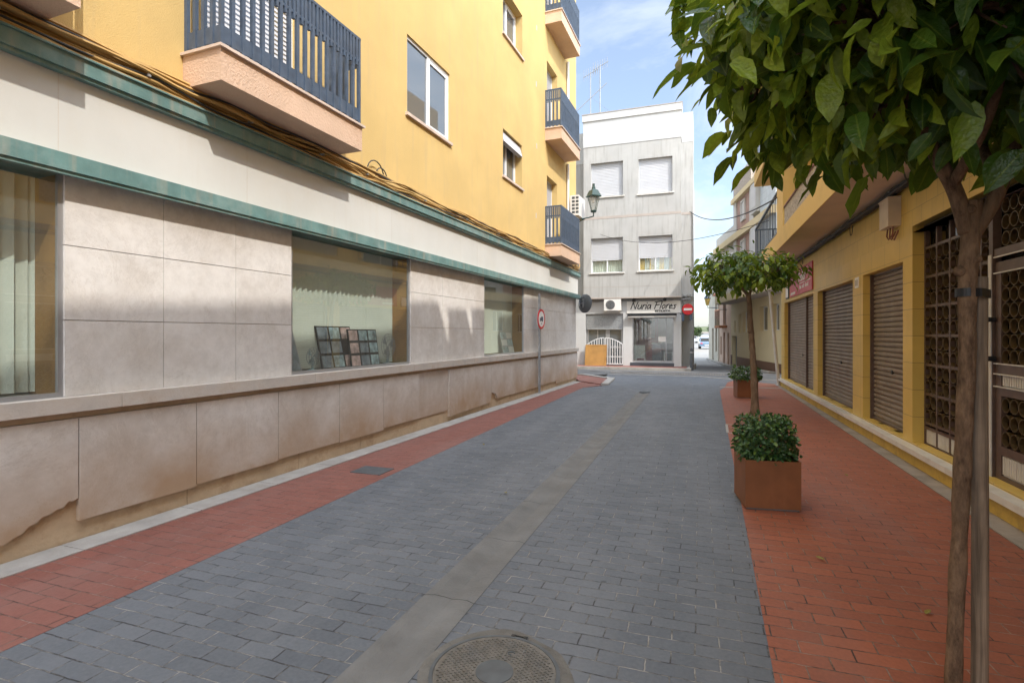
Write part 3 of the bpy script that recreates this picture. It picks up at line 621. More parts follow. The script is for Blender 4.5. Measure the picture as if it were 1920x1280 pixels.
for zf in (4.3, 7.75, 11.1):
    for k in (0,):
        w = MB(); w.fb(side, .15, 2.4, .0, .5, zf-.33, zf) if side.n.y > 0 else w.fb(side, .15, 2.4, -.5, 0, zf-.33, zf); sl = w.build('balcony', M['pink'], B)
        sg = 1 if side.n.y > 0 else -1
        w = MB()
        for i in range(22): w.fb(side, .17+i*.1, .21+i*.1, sg*.45, sg*.48, zf, zf+1.1)
        for i in range(5): w.fb(side, .16, .185, sg*(.04+i*.09), sg*(.08+i*.09), zf, zf+1.1)
        w.fb(side, .155, 2.4, sg*.44, sg*.49, zf+.78, zf+1.12); w.fb(side, .155, .19, sg*.02, sg*.44, zf+.78, zf+1.12); w.fb(side, .155, 2.4, sg*.44, sg*.485, zf+.04, zf+.2)
        w.build('railing', M['rail'], sl)
# balcony doors with slatted shutters
def slat_door(a, b, z0, z1, o=-.12, mt='shutter_white'):
    w = MB(); n_ = int((z1-z0)/.055)
    for i in range(n_):
        z = z0+i*.055; w.hexa([LW.w(s_, o_, z_) for (z_, oo) in ((z, o), (z+.054, o-.014)) for (s_, o_) in ((a+.04, oo-.01), (b-.04, oo-.01), (b-.04, oo), (a+.04, oo))])
    d = w.build('balcony_door', M[mt], B)
    w = MB(); w.frame(LW, a, b, o-.06, o+.008, z0, z1, .045); w.build('door_frame', M['white'], d)
slat_door(-14.62, -13.36, 4.32, 6.55); slat_door(-17.4, -16.3, 4.32, 6.55); slat_door(-14.62, -13.36, 7.74, 9.95)
for z0 in (4.27, 7.67, 11.07): slat_door(-3.40, -2.35, z0, z0+2.1, -.18)
w = MB(); w.tube([LW.w(-1.25, .05, 3.9), LW.w(-1.25, .05, 7.3)], .045, 10); w.tube([LW.w(-1.25, .05, 7.7), LW.w(-1.25, .05, 10.7)], .045, 10); w.build('downpipe', M['white'], B, smooth=True)
for (a, z) in ((-4.35, 6.9), (-4.35, 10.2), (-4.38, 8.62), (-4.4, 4.95)): w = MB(); w.fb(LW, a-.03, a+.03, -.02, .006, z-.07, z+.07); w.build('wall_vent', M['ledge'], B)

# cables along the cornice
mb = MB()
for k in range(17):
    mb.cur = 1 if k in (3, 12) else 0
    pts = []; n_ = 120; ph = random.uniform(0, 6); base_o = random.uniform(.03, .14); bz = 3.845+.0125*k
    for i in range(n_+1):
        s_ = -18.8+i*18.75/n_
        sag = abs(math.sin((s_+ph)*1.55))*.05
        z = bz - sag*.6 + .05*mnoise.noise((s_*1.3, k*3.1, 0)) + .02*math.sin(s_*.9+ph)
        o_ = base_o+.04*mnoise.noise((s_*1.2, k*7.7, 5))
        pts.append(LW.w(s_, min(.16, max(.02, o_)), min(4.02, max(3.83, z))))
    mb.tube(pts, (.011, .016, .013)[k % 3], 6)
mb.cur = 1
for (s_, r) in ((-11.9, .13), (-11.75, .09)):
    mb.tube([LW.w(s_+r*1.6*math.cos(a), .06, 3.98+r*math.sin(a)*1.7) for a in [k*math.pi/9 for k in range(10)]], .009, 6)
for (s0, s1, z0, z1) in ((-.9, .05, 3.86, 4.35), (-.6, .12, 3.83, 4.2), (-1.1, .0, 4.1, 3.85)):
    mb.cur = 0; mb.tube([LW.w(s0+(s1-s0)*q, .06+.12*math.sin(q*3.1), z0+(z1-z0)*q+.06*math.sin(q*9)) for q in [k/12 for k in range(13)]], .012, 6)
mb.cur = 2
for s_ in (-18, -16.35, -15.3, -14.2, -13.1, -12.2, -10.6, -9, -7.4, -5.8, -4.2, -2.6): mb.fb(LW, s_-.012, s_+.012, .0, .15, 3.90, 3.92)
o = mb.build('cable_bundle', [M['cable_tan'], M['cable_dark'], M['galv']], base=LW.w(-9, .1, 3.85), smooth=True)
tag(o, 'loose bundle of tan and dark cables running above the green cornice of the yellow building', 'cables')

# things in the shop windows
def picture(name, label, s0, s1, z1, o, lean, grid, mats, bar='black'):
    z0 = 1.172; t = thing(name, label, 'picture', LW.w((s0+s1)/2, o, z0))
    def P(s_, z_, dd): return LW.w(s_, o-(z_-z0)*lean+dd, z_)
    def slab(w, a, b, c, d, d0, d1): w.hexa([P(a, c, d0), P(b, c, d0), P(b, c, d1), P(a, c, d1), P(a, d, d0), P(b, d, d0), P(b, d, d1), P(a, d, d1)])
    ca = len(grid[0]); ra = len(grid); sw = (s1-s0)/ca; zh = (z1-z0)/ra
    w = MB(); slab(w, s0, s1, z0, z1, -.02, 0); fr = w.build('frame', M[bar], t)
    w = MB(); ms = []
    for i in range(ra):
        for j in range(ca):
            w.cur = mats.index(grid[ra-1-i][j]); g = .018; slab(w, s0+j*sw+g, s0+(j+1)*sw-g, z0+i*zh+g, z0+(i+1)*zh-g, .0, .004)
    w.build('print', [M[k] for k in mats], t)
picture('framed_picture', 'large dark framed picture with pink print leaning in the middle shop window', -12.72, -12.0, 1.76, -.20, .22, [['picC', 'picB', 'picA'], ['picC', 'picC', 'black'], ['picC', 'picB', 'picA']], ['picA', 'picB', 'picC', 'black'])
picture('framed_picture', 'black multi pane frame of small prints next to the desk fan', -12.2, -11.52, 1.72, -.13, .15, [['picA', 'picB', 'picB'], ['picA', 'picC', 'picB'], ['picA', 'picC', 'picB']], ['picA', 'picB', 'picC'])
picture('framed_picture', 'grey blue panel leaning behind the small pale blue fan', -13.38, -13.1, 1.68, -.2, .3, [['picC']], ['picC'], 'alu')
picture('framed_picture', 'pale square prints stacked in the shop window next to the road sign', -6.35, -5.6, 1.70, -.18, .2, [['picB', 'signwhite'], ['signwhite', 'picB'], ['picB', 'signwhite']], ['picB', 'signwhite'], 'alu')
def fan(label, s_, o_, r, mt):
    t = thing('desk_fan', label, 'fan', LW.w(s_, o_, 1.17)); c = LW.w(s_, o_, 1.17+r*1.55)
    w = MB(); w.lathe(LW.w(s_, o_, 1.17), [(r*.55, 0), (r*.55, .015), (r*.12, .03), (r*.09, r*1.5), (0, r*1.5)], 16); w.build('stand', M[mt], t, smooth=True)
    R_ = Matrix((LW.d, Vector((0, 0, 1)), LW.n)).transposed()
    w = MB()
    for q in (1, .75, .5): w.tube([c+R_ @ Vector((r*q*math.cos(a), r*q*math.sin(a), .05*(1.2-q))) for a in [k*math.pi/14 for k in range(29)]], .004, 5, False)
    for k in range(12): a = k*math.pi/6; w.tube([c+R_ @ Vector((0, 0, .06)), c+R_ @ Vector((r*math.cos(a), r*math.sin(a), .01))], .003, 4)
    w.build('cage', M['galv'], t)
    w = MB()
    for k in range(3):
        a = k*2.094+.4; p = []
        for (rr, da) in ((.12, -.2), (.85, -.55), (.9, .35), (.15, .5)): p.append(c+R_ @ Vector((r*rr*math.cos(a+da), r*rr*math.sin(a+da), .012*(1 if da > 0 else -1))))
        w.add(p+[q-LW.n*.004 for q in p], [(0, 1, 2, 3), (7, 6, 5, 4), (0, 4, 5, 1), (1, 5, 6, 2), (2, 6, 7, 3), (3, 7, 4, 0)])
    w.build('blades', M[mt], t)
fan('small pale blue three blade fan beside the leaning grey blue panel', -12.98, -.14, .12, 'picB')
fan('larger wire cage desk fan beside the brown window jamb', -11.27, -.16, .19, 'galv')

# street sign on its post in front of the stone wall
t = thing('road_sign', 'round red and white no lorries sign on a grey post by the stone wall', 'road sign', (-4.16, 14.15, 0))
w = MB(); w.obox((-4.16, 14.15, 0), Rz(-.036), -.022, .022, -.045, .045, 0, 2.76); w.build('post', M['galv'], t)
R_ = Matrix((LW.d, Vector((0, 0, 1)), LW.n)).transposed(); R_ = Rz(-.05) @ R_; c = Vector((-4.115, 14.15, 2.06)); rr = .275
w = MB(); w.lathe(c, [(rr*.8, .004), (rr*.8, .009), (0, .009)], 40, R_); w.build('face', M['signwhite'], t)
w = MB(); w.lathe(c, [(rr*.79, -.004), (rr, -.004), (rr, .012), (rr*.79, .012), (rr*.79, -.004)], 40, R_); w.build('red_ring', M['signred'], t)
w = MB(); SF = lambda x, y, z: c+R_ @ Vector((x, y, z))
def sbox(w, x0, x1, y0, y1, z0=.009, z1=.012): w.hexa([SF(a, b, z) for z in (z0, z1) for a, b in ((x0, y0), (x1, y0), (x1, y1), (x0, y1))])
sbox(w, -.02, .12, -.03, .07); sbox(w, -.11, -.03, -.03, .035); sbox(w, -.12, .12, -.045, -.032)
for x in (-.08, .04, .085): w.lathe(SF(x, -.05, .009), [(.022, 0), (.022, .0035), (0, .0035)], 14, R_)
sbox(w, -.05, -.035, -.14, -.11); sbox(w, -.02, -.005, -.14, -.11); sbox(w, .02, .05, -.14, -.11)
w.build('lorry_symbol', M['picC'] if False else M['rail'], t)
w = MB(); w.lathe(c, [(rr*.98, -.012), (rr*.98, -.005), (0, -.005)], 40, R_); w.build('back_plate', M['galv'], t)

# wall lantern at the corner
c = LW.w(-.74, .8, 5.72)
t = thing('wall_lantern', 'green metal lantern on a bracket at the corner of the yellow building', 'street lamp', c-Vector((0, 0, 0)))
w = MB(); w.tube([LW.w(-.74, .0, 5.45), LW.w(-.74, .3, 5.55), LW.w(-.74, .62, 5.58), LW.w(-.74, .8, 5.62), LW.w(-.74, .8, 5.74)], .022, 8); w.tube([LW.w(-.74, .0, 5.2), LW.w(-.74, .2, 5.42), LW.w(-.74, .5, 5.56)], .016, 8); w.fb(LW, -.8, -.68, 0, .03, 5.1, 5.6); w.build('bracket', M['lampgreen'], t, smooth=True)
w = MB(); K = c+Vector((0, 0, .03))
R4 = Matrix((LW.d, -LW.n, Vector((0, 0, 1)))).transposed() if False else Rz(.0)
w.lathe(K, [(.09, 0), (.11, .05), (.06, .07), (.05, .0)], 8)
for k in range(4):
    a = math.pi/4+k*math.pi/2; w.tube([K+Vector((.10*math.cos(a), .10*math.sin(a), .06)), K+Vector((.235*math.cos(a), .235*math.sin(a), .52))], .012, 6)
w.lathe(K, [(.26, .51), (.27, .53), (.27, .55), (.24, .57), (.22, .61), (.16, .73), (.07, .78), (.06, .84), (.045, .88), (.045, .96), (.0, .97)], 4)
w.build('lantern_cage', M['lampgreen'], t)
w = MB(); w.lathe(K, [(.088, .07), (.212, .5)], 4); 
w.build('lantern_glass', M['lampglass'], t)
w = MB(); w.lathe(K, [(0, .3), (.05, .34), (.06, .42), (.03, .5), (0, .52)], 12); w.build('bulb', M['signwhite'], t, smooth=True)

# traffic mirror at the corner (back towards us)
c = LW.w(-.1, .34, 2.72)
t = thing('traffic_mirror', 'round dark backed traffic mirror bracketed to the end of the green band', 'traffic mirror', LW.w(0, .1, 2.6))
ax = Vector((.55, .83, -.05)).normalized(); R_ = ax.to_track_quat('Z', 'Y').to_matrix()
w = MB(); w.lathe(c, [(.0, -.07), (.12, -.06), (.25, -.03), (.31, .0), (.33, .02), (.30, .025)], 36, R_); w.build('mirror_shell', M['mirrorback'], t, smooth=True)
w = MB(); w.lathe(c, [(.30, .024), (.2, .045), (.0, .055)], 36, R_); w.build('mirror_face', M['mirror'], t, smooth=True)
w = MB(); w.tube([c-ax*.06, c-ax*.12, LW.w(-.02, .15, 2.70)], .02, 8); w.obox(c-ax*.075, R_, -.03, .03, -.16, .16, -.02, .012); w.fb(LW, -.05, .04, .12, .17, 2.64, 2.76); w.build('bracket', M['galv'], t, smooth=True)

# air conditioner on the yellow wall
def aircon(name, label, F, s0, s1, o0, o1, z0, z1, grille, fanface='front'):
    t = thing(name, label, 'air conditioner', F.w((s0+s1)/2, o0, z0))
    w = MB(); w.fb(F, s0, s1, o0, o1, z0, z1); w.build('casing', M['signwhite'], t)
    w = MB(); sg = 1 if o1 > o0 else -1
    if fanface == 'front':
        cc = F.w(s0+(s1-s0)*.38, o1+sg*.002, (z0+z1)/2); R_ = Matrix((F.d, Vector((0, 0, 1)), F.n*sg)).transposed(); r = (z1-z0)*.40
        w.lathe(cc, [(r, 0), (r, .012), (0, .012)], 28, R_); g = w.build('fan_grille', M['mirrorback'], t)
        w = MB()
        for k in range(6): w.tube([cc+R_ @ Vector((r*(k+1)/6.5*math.cos(a), r*(k+1)/6.5*math.sin(a), .015)) for a in [j*math.pi/12 for j in range(25)]], .006, 4, False)
        w.build('guard_ring', M['galv'], g)
    else:
        for i in range(5):
            for j in range(2): w.fb(F, s0-.004, s0+.002, o0+.06+j*.13, o0+.06+j*.13+.10, z0+.07+i*.12, z0+.15+i*.12)
        w.build('side_grille', M['mirrorback'], t)
    w = MB(); w.fb(F, s0+.08, s0+.12, 0, o1, z0-.03, z0-.002); w.fb(F, s1-.12, s1-.08, 0, o1, z0-.03, z0-.002); w.build('bracket', M['beigebox'], t)
aircon('air_conditioner', 'white air conditioner on the yellow wall behind the lantern', LW, -1.08, -.25, .08, .38, 5.62, 6.3, True, 'side')

# ================================================================== OCHRE BUILDING (right)
Rb = thing('apartment_building', 'ochre tiled building with roller shutters and an overhanging upper floor', 'building', (6, 9, 0))
RS = -27.0
op = [(-4.90, -.62, .26, 2.61), (-8.21, -5.36, .26, 2.61), (-10.61, -8.81, .26, 2.62), (-15.6, -10.94, .26, 3.03), (-20.5, -17.4, .26, 2.62)]
mb = MB(); mb.wall(RW, RS, 0, .22, 2.95, 0, [p if p[3] < 2.9 else (p[0], p[1], p[2], 2.95) for p in op], .2)
mb.build('tiled_wall', M['ytile'], Rb)
mb = MB(); mb.wall(RW, RS, 0, 2.95, 3.66, 0, [(-15.6, -10.94, 2.95, 3.03)], .2); mb.build('frieze', M['ytile_v'], Rb)
mb = MB(); mb.fb(RW, RS, 0, .20, 9, -.03, 9.35); mb.build('body', M['ypaint'], Rb)
mb = MB(); mb.fb(RW, RS, 0, -.06, .22, -.03, .17); mb.build('base', M['ybase'], Rb)
mb = MB(); s = RS
while s < 0: mb.fb(RW, s+.002, min(s+1.9, 0)-.002, -.13, .4, .172, .235); s += 1.9
mb.build('sill', M['marble'], Rb)
# shutters
def shutter(a, b, z0, z1, o=.16, mid=False):
    w = MB(); h = .076; n_ = int((z1-z0)/h)+1; prof = [(-.008, 0), (.010, .006), (.017, .03), (.012, .055), (-.004, .064), (-.012, .07), (-.008, .076)]
    for i in range(n_):
        for (p, q) in zip(prof[:-1], prof[1:]):
            za, zb = z0+i*h+p[1], min(z0+i*h+q[1], z1+.02); w.quad(RW.w(a, o-p[0], za), RW.w(b, o-p[0], za), RW.w(b, o-q[0], zb), RW.w(a, o-q[0], zb))
    g = w.build('roller_shutter', M['shutter'], Rb)
    for (q0, q1) in [(a, a+.04), (b-.04, b)]+([(-3.47, -3.40)] if mid else []): w = MB(); w.fb(RW, q0, q1, o-.06, o+.02, z0, z1); w.build('guide_rail', M['brownmetal'], g)
    w = MB(); w.fb(RW, a+.04, b-.04, o-.03, o+.01, z0, z0+.05); w.build('bottom_bar', M['brownmetal'], g)
    for q in (.3, .7):
        w = MB(); c = a+(b-a)*q; w.fb(RW, c-.09, c+.09, o-.09, o-.03, z0, z0+.02); w.build('handle', M['brownmetal'], g)
    w = MB(); w.fb(RW, (a+b)/2-.03, (a+b)/2+.03, o-.025, o, 1.05, 1.11); w.build('lock', M['black'], g)
shutter(-4.90, -.62, .24, 2.61, mid=True); shutter(-8.21, -5.36, .24, 2.61); shutter(-10.61, -8.81, .24, 2.62); shutter(-20.5, -17.4, .24, 2.62)
# grille entrance
g = MB(); O = .12
def gb(a, b, z0, z1, d0=.0, d1=.05): g.fb(RW, a, b, O-d1+.05, O-d0+.05, z0, z1)
cw = .35; zr = [.53+.367*k for k in range(7)]
colL = [-10.975-cw*k for k in range(0, 5)]+[-12.56]
g.fb(RW, -12.60, -10.945, O, O+.05, 2.985, 3.03); g.fb(RW, -15.6, -10.945, O+.03, O+.06, 3.0, 3.05)
for x in colL: g.fb(RW, x-.018, x+.018, O, O+.05, .24, 2.985)
for z in zr: g.fb(RW, -12.56, -10.975, O+.003, O+.047, z-.016, z+.016)
g.fb(RW, -12.56, -10.975, O+.002, O+.048, .24, .275); g.fb(RW, -12.56, -10.975, O-.003, O+.05, .455, .485)
fixed = g.build('entrance_grille', M['brownmetal'], Rb)
def rings(w, x, z, r, dp=.045, o=O):
    cc = RW.w(x, o, z); R_ = Matrix((RW.d, Vector((0, 0, 1)), RW.n)).transposed()
    w.lathe(cc, [(r, 0), (r, dp), (r-.006, dp), (r-.006, 0), (r, 0)], 18, R_)
w = MB()
for i in range(len(colL)-1):
    c0, c1 = colL[i], colL[i+1]; cwid = abs(c1-c0); ncol = 2 if cwid > .25 else 1
    for j in range(6):
        for k in range(2):
            for q in range(ncol): rings(w, c0-cwid*(q+.5)/ncol, zr[j]+.367*(k+.5)/2, .083)
w.build('ring_pattern', M['bronze'], fixed, smooth=True)
w = MB(); w.fb(RW, -15.6, -10.942, O+.075, O+.08, .24, 3.03); w.build('glazing', M['darkglass'], fixed)
w = MB()
for k in range(39): w.fb(RW, -12.53+k*.039, -12.53+k*.039+.03, O+.006, O+.03, .285, .45)
w.fb(RW, -12.56, -10.975, O+.02, O+.04, .275, .455)
w.build('kick_panel', M['alum_light'], fixed)
# door leaf
g = MB()
for x in (-12.62, -13.62): g.fb(RW, x-.035, x+.035, O-.02, O+.05, .24, 3.0)
g.fb(RW, -13.58, -12.66, O-.01, O+.05, 2.40, 2.47); g.fb(RW, -13.58, -12.66, O-.01, O+.05, 2.94, 3.0)
g.fb(RW, -13.58, -12.66, O, O+.05, 2.24, 2.34); g.fb(RW, -13.58, -12.66, O, O+.05, 1.27, 1.36); g.fb(RW, -13.58, -12.66, O, O+.05, 1.06, 1.14); g.fb(RW, -13.58, -12.66, O, O+.05, .50, .58); g.fb(RW, -13.58, -12.66, O, O+.05, .24, .30)
g.fb(RW, -12.76, -12.66, O+.001, O+.049, .3, 2.3); g.fb(RW, -13.58, -13.48, O+.001, O+.049, .3, 2.3)
door = g.build('entrance_door', M['brownmetal'], Rb)
for (z0, z1) in ((2.47, 2.94), (1.36, 2.24), (.58, 1.06)):
    w = MB()
    nz_ = max(2, round((z1-z0)/.155)); h = (z1-z0)/nz_
    for j in range(nz_):
        for q in range(5): rings(w, -12.84-.14*q, z0+h*(j+.5), .07)
    w.build('ring_pattern', M['bronze'], door, smooth=True)
for (z0, z1) in ((1.14, 1.27), (.30, .50)):
    w = MB()
    for k in range(18): w.fb(RW, -13.47+k*.039, -13.47+k*.039+.03, O+.005, O+.03, z0+.02, z1-.01)
    w.fb(RW, -13.48, -12.76, O+.02, O+.04, z0, z1)
    w.build('kick_panel', M['alum_light'], door)
w = MB()
for z in (2.39, 2.235, 1.365, 1.265, 1.145): w.fb(RW, -13.5, -12.66, O-.018, O-.002, z-.006, z+.006)
w.fb(RW, -12.645, -12.59, O-.03, O-.021, .26, 2.42); w.build('aluminium_trim', M['alum_light'], door)
w = MB(); w.tube([RW.w(-12.68, O-.09, 1.42), RW.w(-12.68, O-.09, 1.78)], .022, 10); hd = w.build('handle', M['signwhite'], door, smooth=True)
w = MB()
for z in (1.41, 1.79): w.tube([RW.w(-12.68, O-.01, z), RW.w(-12.68, O-.10, z)], .025, 10)
w.build('handle_mount', M['black'], hd, smooth=True)
g = MB()
for k in range(5): g.fb(RW, -15.55+k*.46-.018, -15.55+k*.46+.018, O, O+.05, .24, 3.0)
for z in zr: g.fb(RW, -15.55, -13.66, O+.003, O+.047, z-.016, z+.016)
s2 = g.build('entrance_grille', M['brownmetal'], Rb)
w = MB()
for i in range(8):
    for j in range(12): rings(w, -13.9-.225*i, zr[0]+.1835*(j+.5), .083)
w.build('ring_pattern', M['bronze'], s2, smooth=True)
# upper floors: slab, soffit, terraces, parapets
OV = -.80
def slab(z0, z1, nm='overhang'):
    w = MB(); w.fb(RW, RS, .02, OV, .2, z0, z1); return w.build(nm, [M['ypaint']], Rb)
w = MB(); w.fb(RW, RS, .02, OV+.01, .2, 3.655, 3.70); w.build('soffit', M['soffit'], Rb)
slab(3.70, 4.02)
w = MB(); w.fb(RW, RS, .02, OV-.004, OV+.009, 3.62, 3.72); w.build('drip_edge', M['ypaint'], Rb)
for (z0, z1, zt) in ((4.02, 6.46, 6.88), (6.88, 9.05, 9.35)):
    slab(z1, zt)
    for (a, b) in ((-5.85, -4.93), (-10.3, -9.39), (-14.2, -13.4), (-17.6, -16.8), (RS, -21)): w = MB(); w.fb(RW, a, b, OV+.02, .2, z0, z1); w.build('pillar', M['ypaint'], Rb)
    for (a, b) in ((-9.39, -5.85), (-13.4, -10.3), (-16.8, -14.2), (-21, -17.6)):
        w = MB(); w.fb(RW, a, b, OV+.05, OV+.15, z0, z0+.44); pp = w.build('parapet', M['pebble'], Rb)
        w = MB(); w.fb(RW, a, b, OV+.03, OV+.17, z0+.44, z0+.475); w.build('coping', M['wooddoor'], pp)
    for (a, b) in ((-8.6, -6.6), (-12.6, -11), (-16.2, -14.8), (-19.8, -18.4), (-3.6, -1.6)):
        w = MB(); w.frame(RW, a, b, .10, .198, z0+.05, z0+2.1, .06); w.fb(RW, (a+b)/2-.03, (a+b)/2+.03, .11, .197, z0+.05, z0+2.1); fr = w.build('terrace_door', M['white'], Rb)
        w = MB(); w.fb(RW, a+.06, b-.06, .14, .15, z0+.1, z0+2.05); w.build('pane', M['winglass'], fr)
    # railing at the far end terrace
    w = MB()
    for i in range(17): w.fb(RW, -4.92+i*.307, -4.885+i*.307, OV+.03, OV+.05, z0+.06, z0+1.0)
    for i in range(7): w.fb(RW, -.02, .0, OV+.06+i*.12, OV+.09+i*.12, z0+.06, z0+1.0)
    w.fb(RW, -4.93, .01, OV+.01, OV+.07, z0+1.0, z0+1.045); w.fb(RW, -4.93, .01, OV+.025, OV+.055, z0+.05, z0+.08); w.fb(RW, -.03, .01, OV+.07, .15, z0+1.0, z0+1.04)
    w.build('railing', M['rail'], Rb)
# roof line: parapet and chimneys
w = MB(); w.fb(RW, RS, -14.75, OV+.02, .3, 9.35, 10.6); w.fb(RW, -11.2, .0, OV+.02, .3, 9.35, 10.7); w.build('roof_parapet', M['ypaint'], Rb)
for (a, b, h) in ((-14.35, -13.62, 10.4), (-13.3, -12.62, 10.4)):
    w = MB(); w.fb(RW, a, b, OV+.05, .0, 9.35, h); w.fb(RW, a-.04, b+.04, OV+.01, .04, h+.001, h+.05); w.build('chimney', M['ypaint'], Rb)

# things on the ochre building
t = thing('shop_sign', 'red shop sign with white lettering above the double shutter', 'sign', RW.w(-3.3, -.03, 2.69))
w = MB(); w.fb(RW, -4.9, -1.8, -.03, -.002, 2.70, 3.38); w.build('panel', M['redpanel'], t)
w = MB(); text_mesh(w, RW, 'Fedler', -3.15, 3.03, -.031, -.036, .33, .25, -1, 1.15, .006); w.fb(RW, -4.75, -3.15, -.037, -.031, 2.965, 2.98); w.fb(RW, -4.4, -3.2, -.037, -.031, 3.3, 3.31); w.build('lettering', M['signwhite'], t)
w = MB()
for i in range(13):
    if i in (3, 7): continue
    w.fb(RW, -3.35-i*.09-.055, -3.35-i*.09, -.036, -.031, 2.83, 2.90+.03*(i % 3 == 0))
for i in range(8): w.fb(RW, -2.0-i*.09-.06, -2.0-i*.09, -.036, -.031, 2.75, 2.82)
w.build('small_print', M['signwhite'], t)
mb = MB(); mb.fb(RW, -1.55, -1.05, -.03, -.002, 2.70, 3.1); mb.cur = 1; mb.fb(RW, -1.51, -1.09, -.034, -.03, 2.74, 3.06); o = mb.build('wall_plaque', [M['black'], M['signwhite']], base=RW.w(-1.3, 0, 2.7)); tag(o, 'small white plaque with black border next to the red sign', 'plaque')
t = thing('house_number', 'small white house number plate on the pillar between the shutters', 'house number', RW.w(-8.5, -.01, 2.45))
w = MB(); w.fb(RW, -8.60, -8.38, -.012, -.001, 2.44, 2.62); w.build('plate', M['signwhite'], t)
w = MB(); text_mesh(w, RW, '11', -8.415, 2.475, -.013, -.016, .15, 0, -1); w.build('numerals', M['dark'], t)
t = thing('meter_box', 'beige metal junction box high on the ochre wall beside the entrance', 'junction box', RW.w(-10.4, -.05, 3.1))
w = MB(); w.fb(RW, -10.55, -10.18, -.15, 0, 3.12, 3.50); w.fb(RW, -10.57, -10.16, -.16, 0, 3.50, 3.515); w.build('casing', M['beigebox'], t)
w = MB()
for k, q in enumerate((-10.25, -10.36, -10.47)): w.tube([RW.w(q, -.07, 3.12), RW.w(q, -.08, 3.02-.03*k), RW.w(q-.04, -.07, 2.97-.02*k), RW.w(q-.06, -.04, 3.02), RW.w(q-.07, -.03, 3.06)], .010, 6)
w.build('conduit', M['wooddoor'], t, smooth=True)
mb = MB()
for k in range(9):
    pts = []; ph = random.uniform(0, 6); n_ = 130
    for i in range(n_+1):
        s_ = -18+i*18./n_; pts.append(RW.w(s_, -.05-.045*random.random()*.3-.03*(k % 3)+.02*mnoise.noise((s_*2, k*3, 1)), 3.60-.018*(k//3)-.03*abs(math.sin(s_*1.4+ph))*.6+.02*mnoise.noise((s_*3, k*5, 2))))
    mb.tube(pts, .011 if k % 2 else .016, 6)
for (s_, r) in ((-8.4, .09), (-4.0, .06)): mb.tube([RW.w(s_+r*math.cos(a), -.07, 3.52-r*1.8*math.sin(a)) for a in [k*math.pi/9 for k in range(10)]], .007, 5)
mb.tube([RW.w(-11.0-q*2.0, -.06-.74*q, 3.58-.1*math.sin(q*3.1)) for q in [k/8 for k in range(9)]], .009, 5)
mb.cur = 1
for s_ in [-17+1.3*k for k in range(13)]: mb.fb(RW, s_-.012, s_+.012, -.14, 0, 3.585, 3.60)
o = mb.build('cable_bundle', [M['cable_dark'], M['galv']], base=RW.w(-9, -.05, 3.55), smooth=True); tag(o, 'dark cable bundle under the soffit of the ochre building', 'cables')
# leaning slim pole at the corner
t = thing('metal_pole', 'slim pale pole leaning at the far corner of the ochre building', 'pole', (2.40, 18.9, 0))
w = MB(); w.tube([(2.40, 18.9, 0), (2.13, 18.75, 3.0)], .05, 12); w.build('shaft', M['alum_light'], t, smooth=True)
w = MB(); w.lathe((2.40, 18.9, 0), [(.09, 0), (.09, .015), (.055, .03), (0, .03)], 12); w.build('foot', M['galv'], t)

# ================================================================== WHITE BUILDING (far)
Wb = thing('apartment_building', 'pale grey and white building with a hair salon on the ground floor', 'building', (-3.2, 28, 0))
U = .33
ww = [(-4.27, -2.70, 8.40, 10.08), (-1.96, -.39, 8.37, 10.06), (-4.27, -2.70, 4.66, 6.37), (-1.96, -.39, 4.68, 6.34)]
mb = MB(); mb.wall(FW, -4.64, 0, 3.45, 10.90, U, ww, -.22); mb.fb(FW, -4.64, 0, -.3, U-.001, 3.40, 3.45)
mb.quad(FW.w(0, U, 3.45), FW.w(0, -.3, 3.45), FW.w(0, -.3, 10.9), FW.w(0, U, 10.9)); mb.quad(FW.w(-4.64, U, 3.45), FW.w(-4.64, -.6, 3.45), FW.w(-4.64, -.6, 10.9), FW.w(-4.64, U, 10.9))
mb.fb(FW, 0, .52, -3, -.02, 3.45, 10.75); mb.build('wall', M['wgrey'], Wb)
mb = MB(); mb.fb(FW, -4.66, .015, -.5, U+.02, 10.90, 12.17); mb.fb(FW, -4.70, .05, -.5, U+.07, 12.17, 12.50); mb.fb(FW, .016, .53, -3, -.01, 10.75, 12.15); mb.build('attic_wall', M['wwhite'], Wb)
mb = MB(); mb.fb(FW, -4.72, .07, -.5, U+.09, 12.50, 12.53); mb.build('coping', M['wband'], Wb)
for q in ((-4.64, 0, U-.01, U+.006, 7.31, 7.43), (.0, .525, -.03, -.012, 7.31, 7.43), (-4.64, 0, U-.01, U+.004, 3.95, 3.965)): mb = MB(); mb.fb(FW, *q); mb.build('band_course', M['wband'], Wb)
mb = MB(); mb.fb(FW, -9, -4.65, -1.2, -.62, 0, 11.6); mb.build('recessed_wall', M['wgrey'], Wb)
mb = MB(); mb.fb(FW, -9, -4.65, -1.25, -.60, 10.4, 12.0); mb.build('recessed_attic', M['wwhite'], Wb)
mb = MB(); mb.fb(FW, -9, -.05, -9, -5, -.4, 10.5); mb.fb(FW, -4.6, .0, -5, -.3, 10.6, 10.9); mb.fb(FW, -.1, .5, -9, -3, -.4, 10.5); mb.fb(FW, -.02, .50, -3, -.3, 3.0, 3.45); mb.build('body', M['wgrey'], Wb)
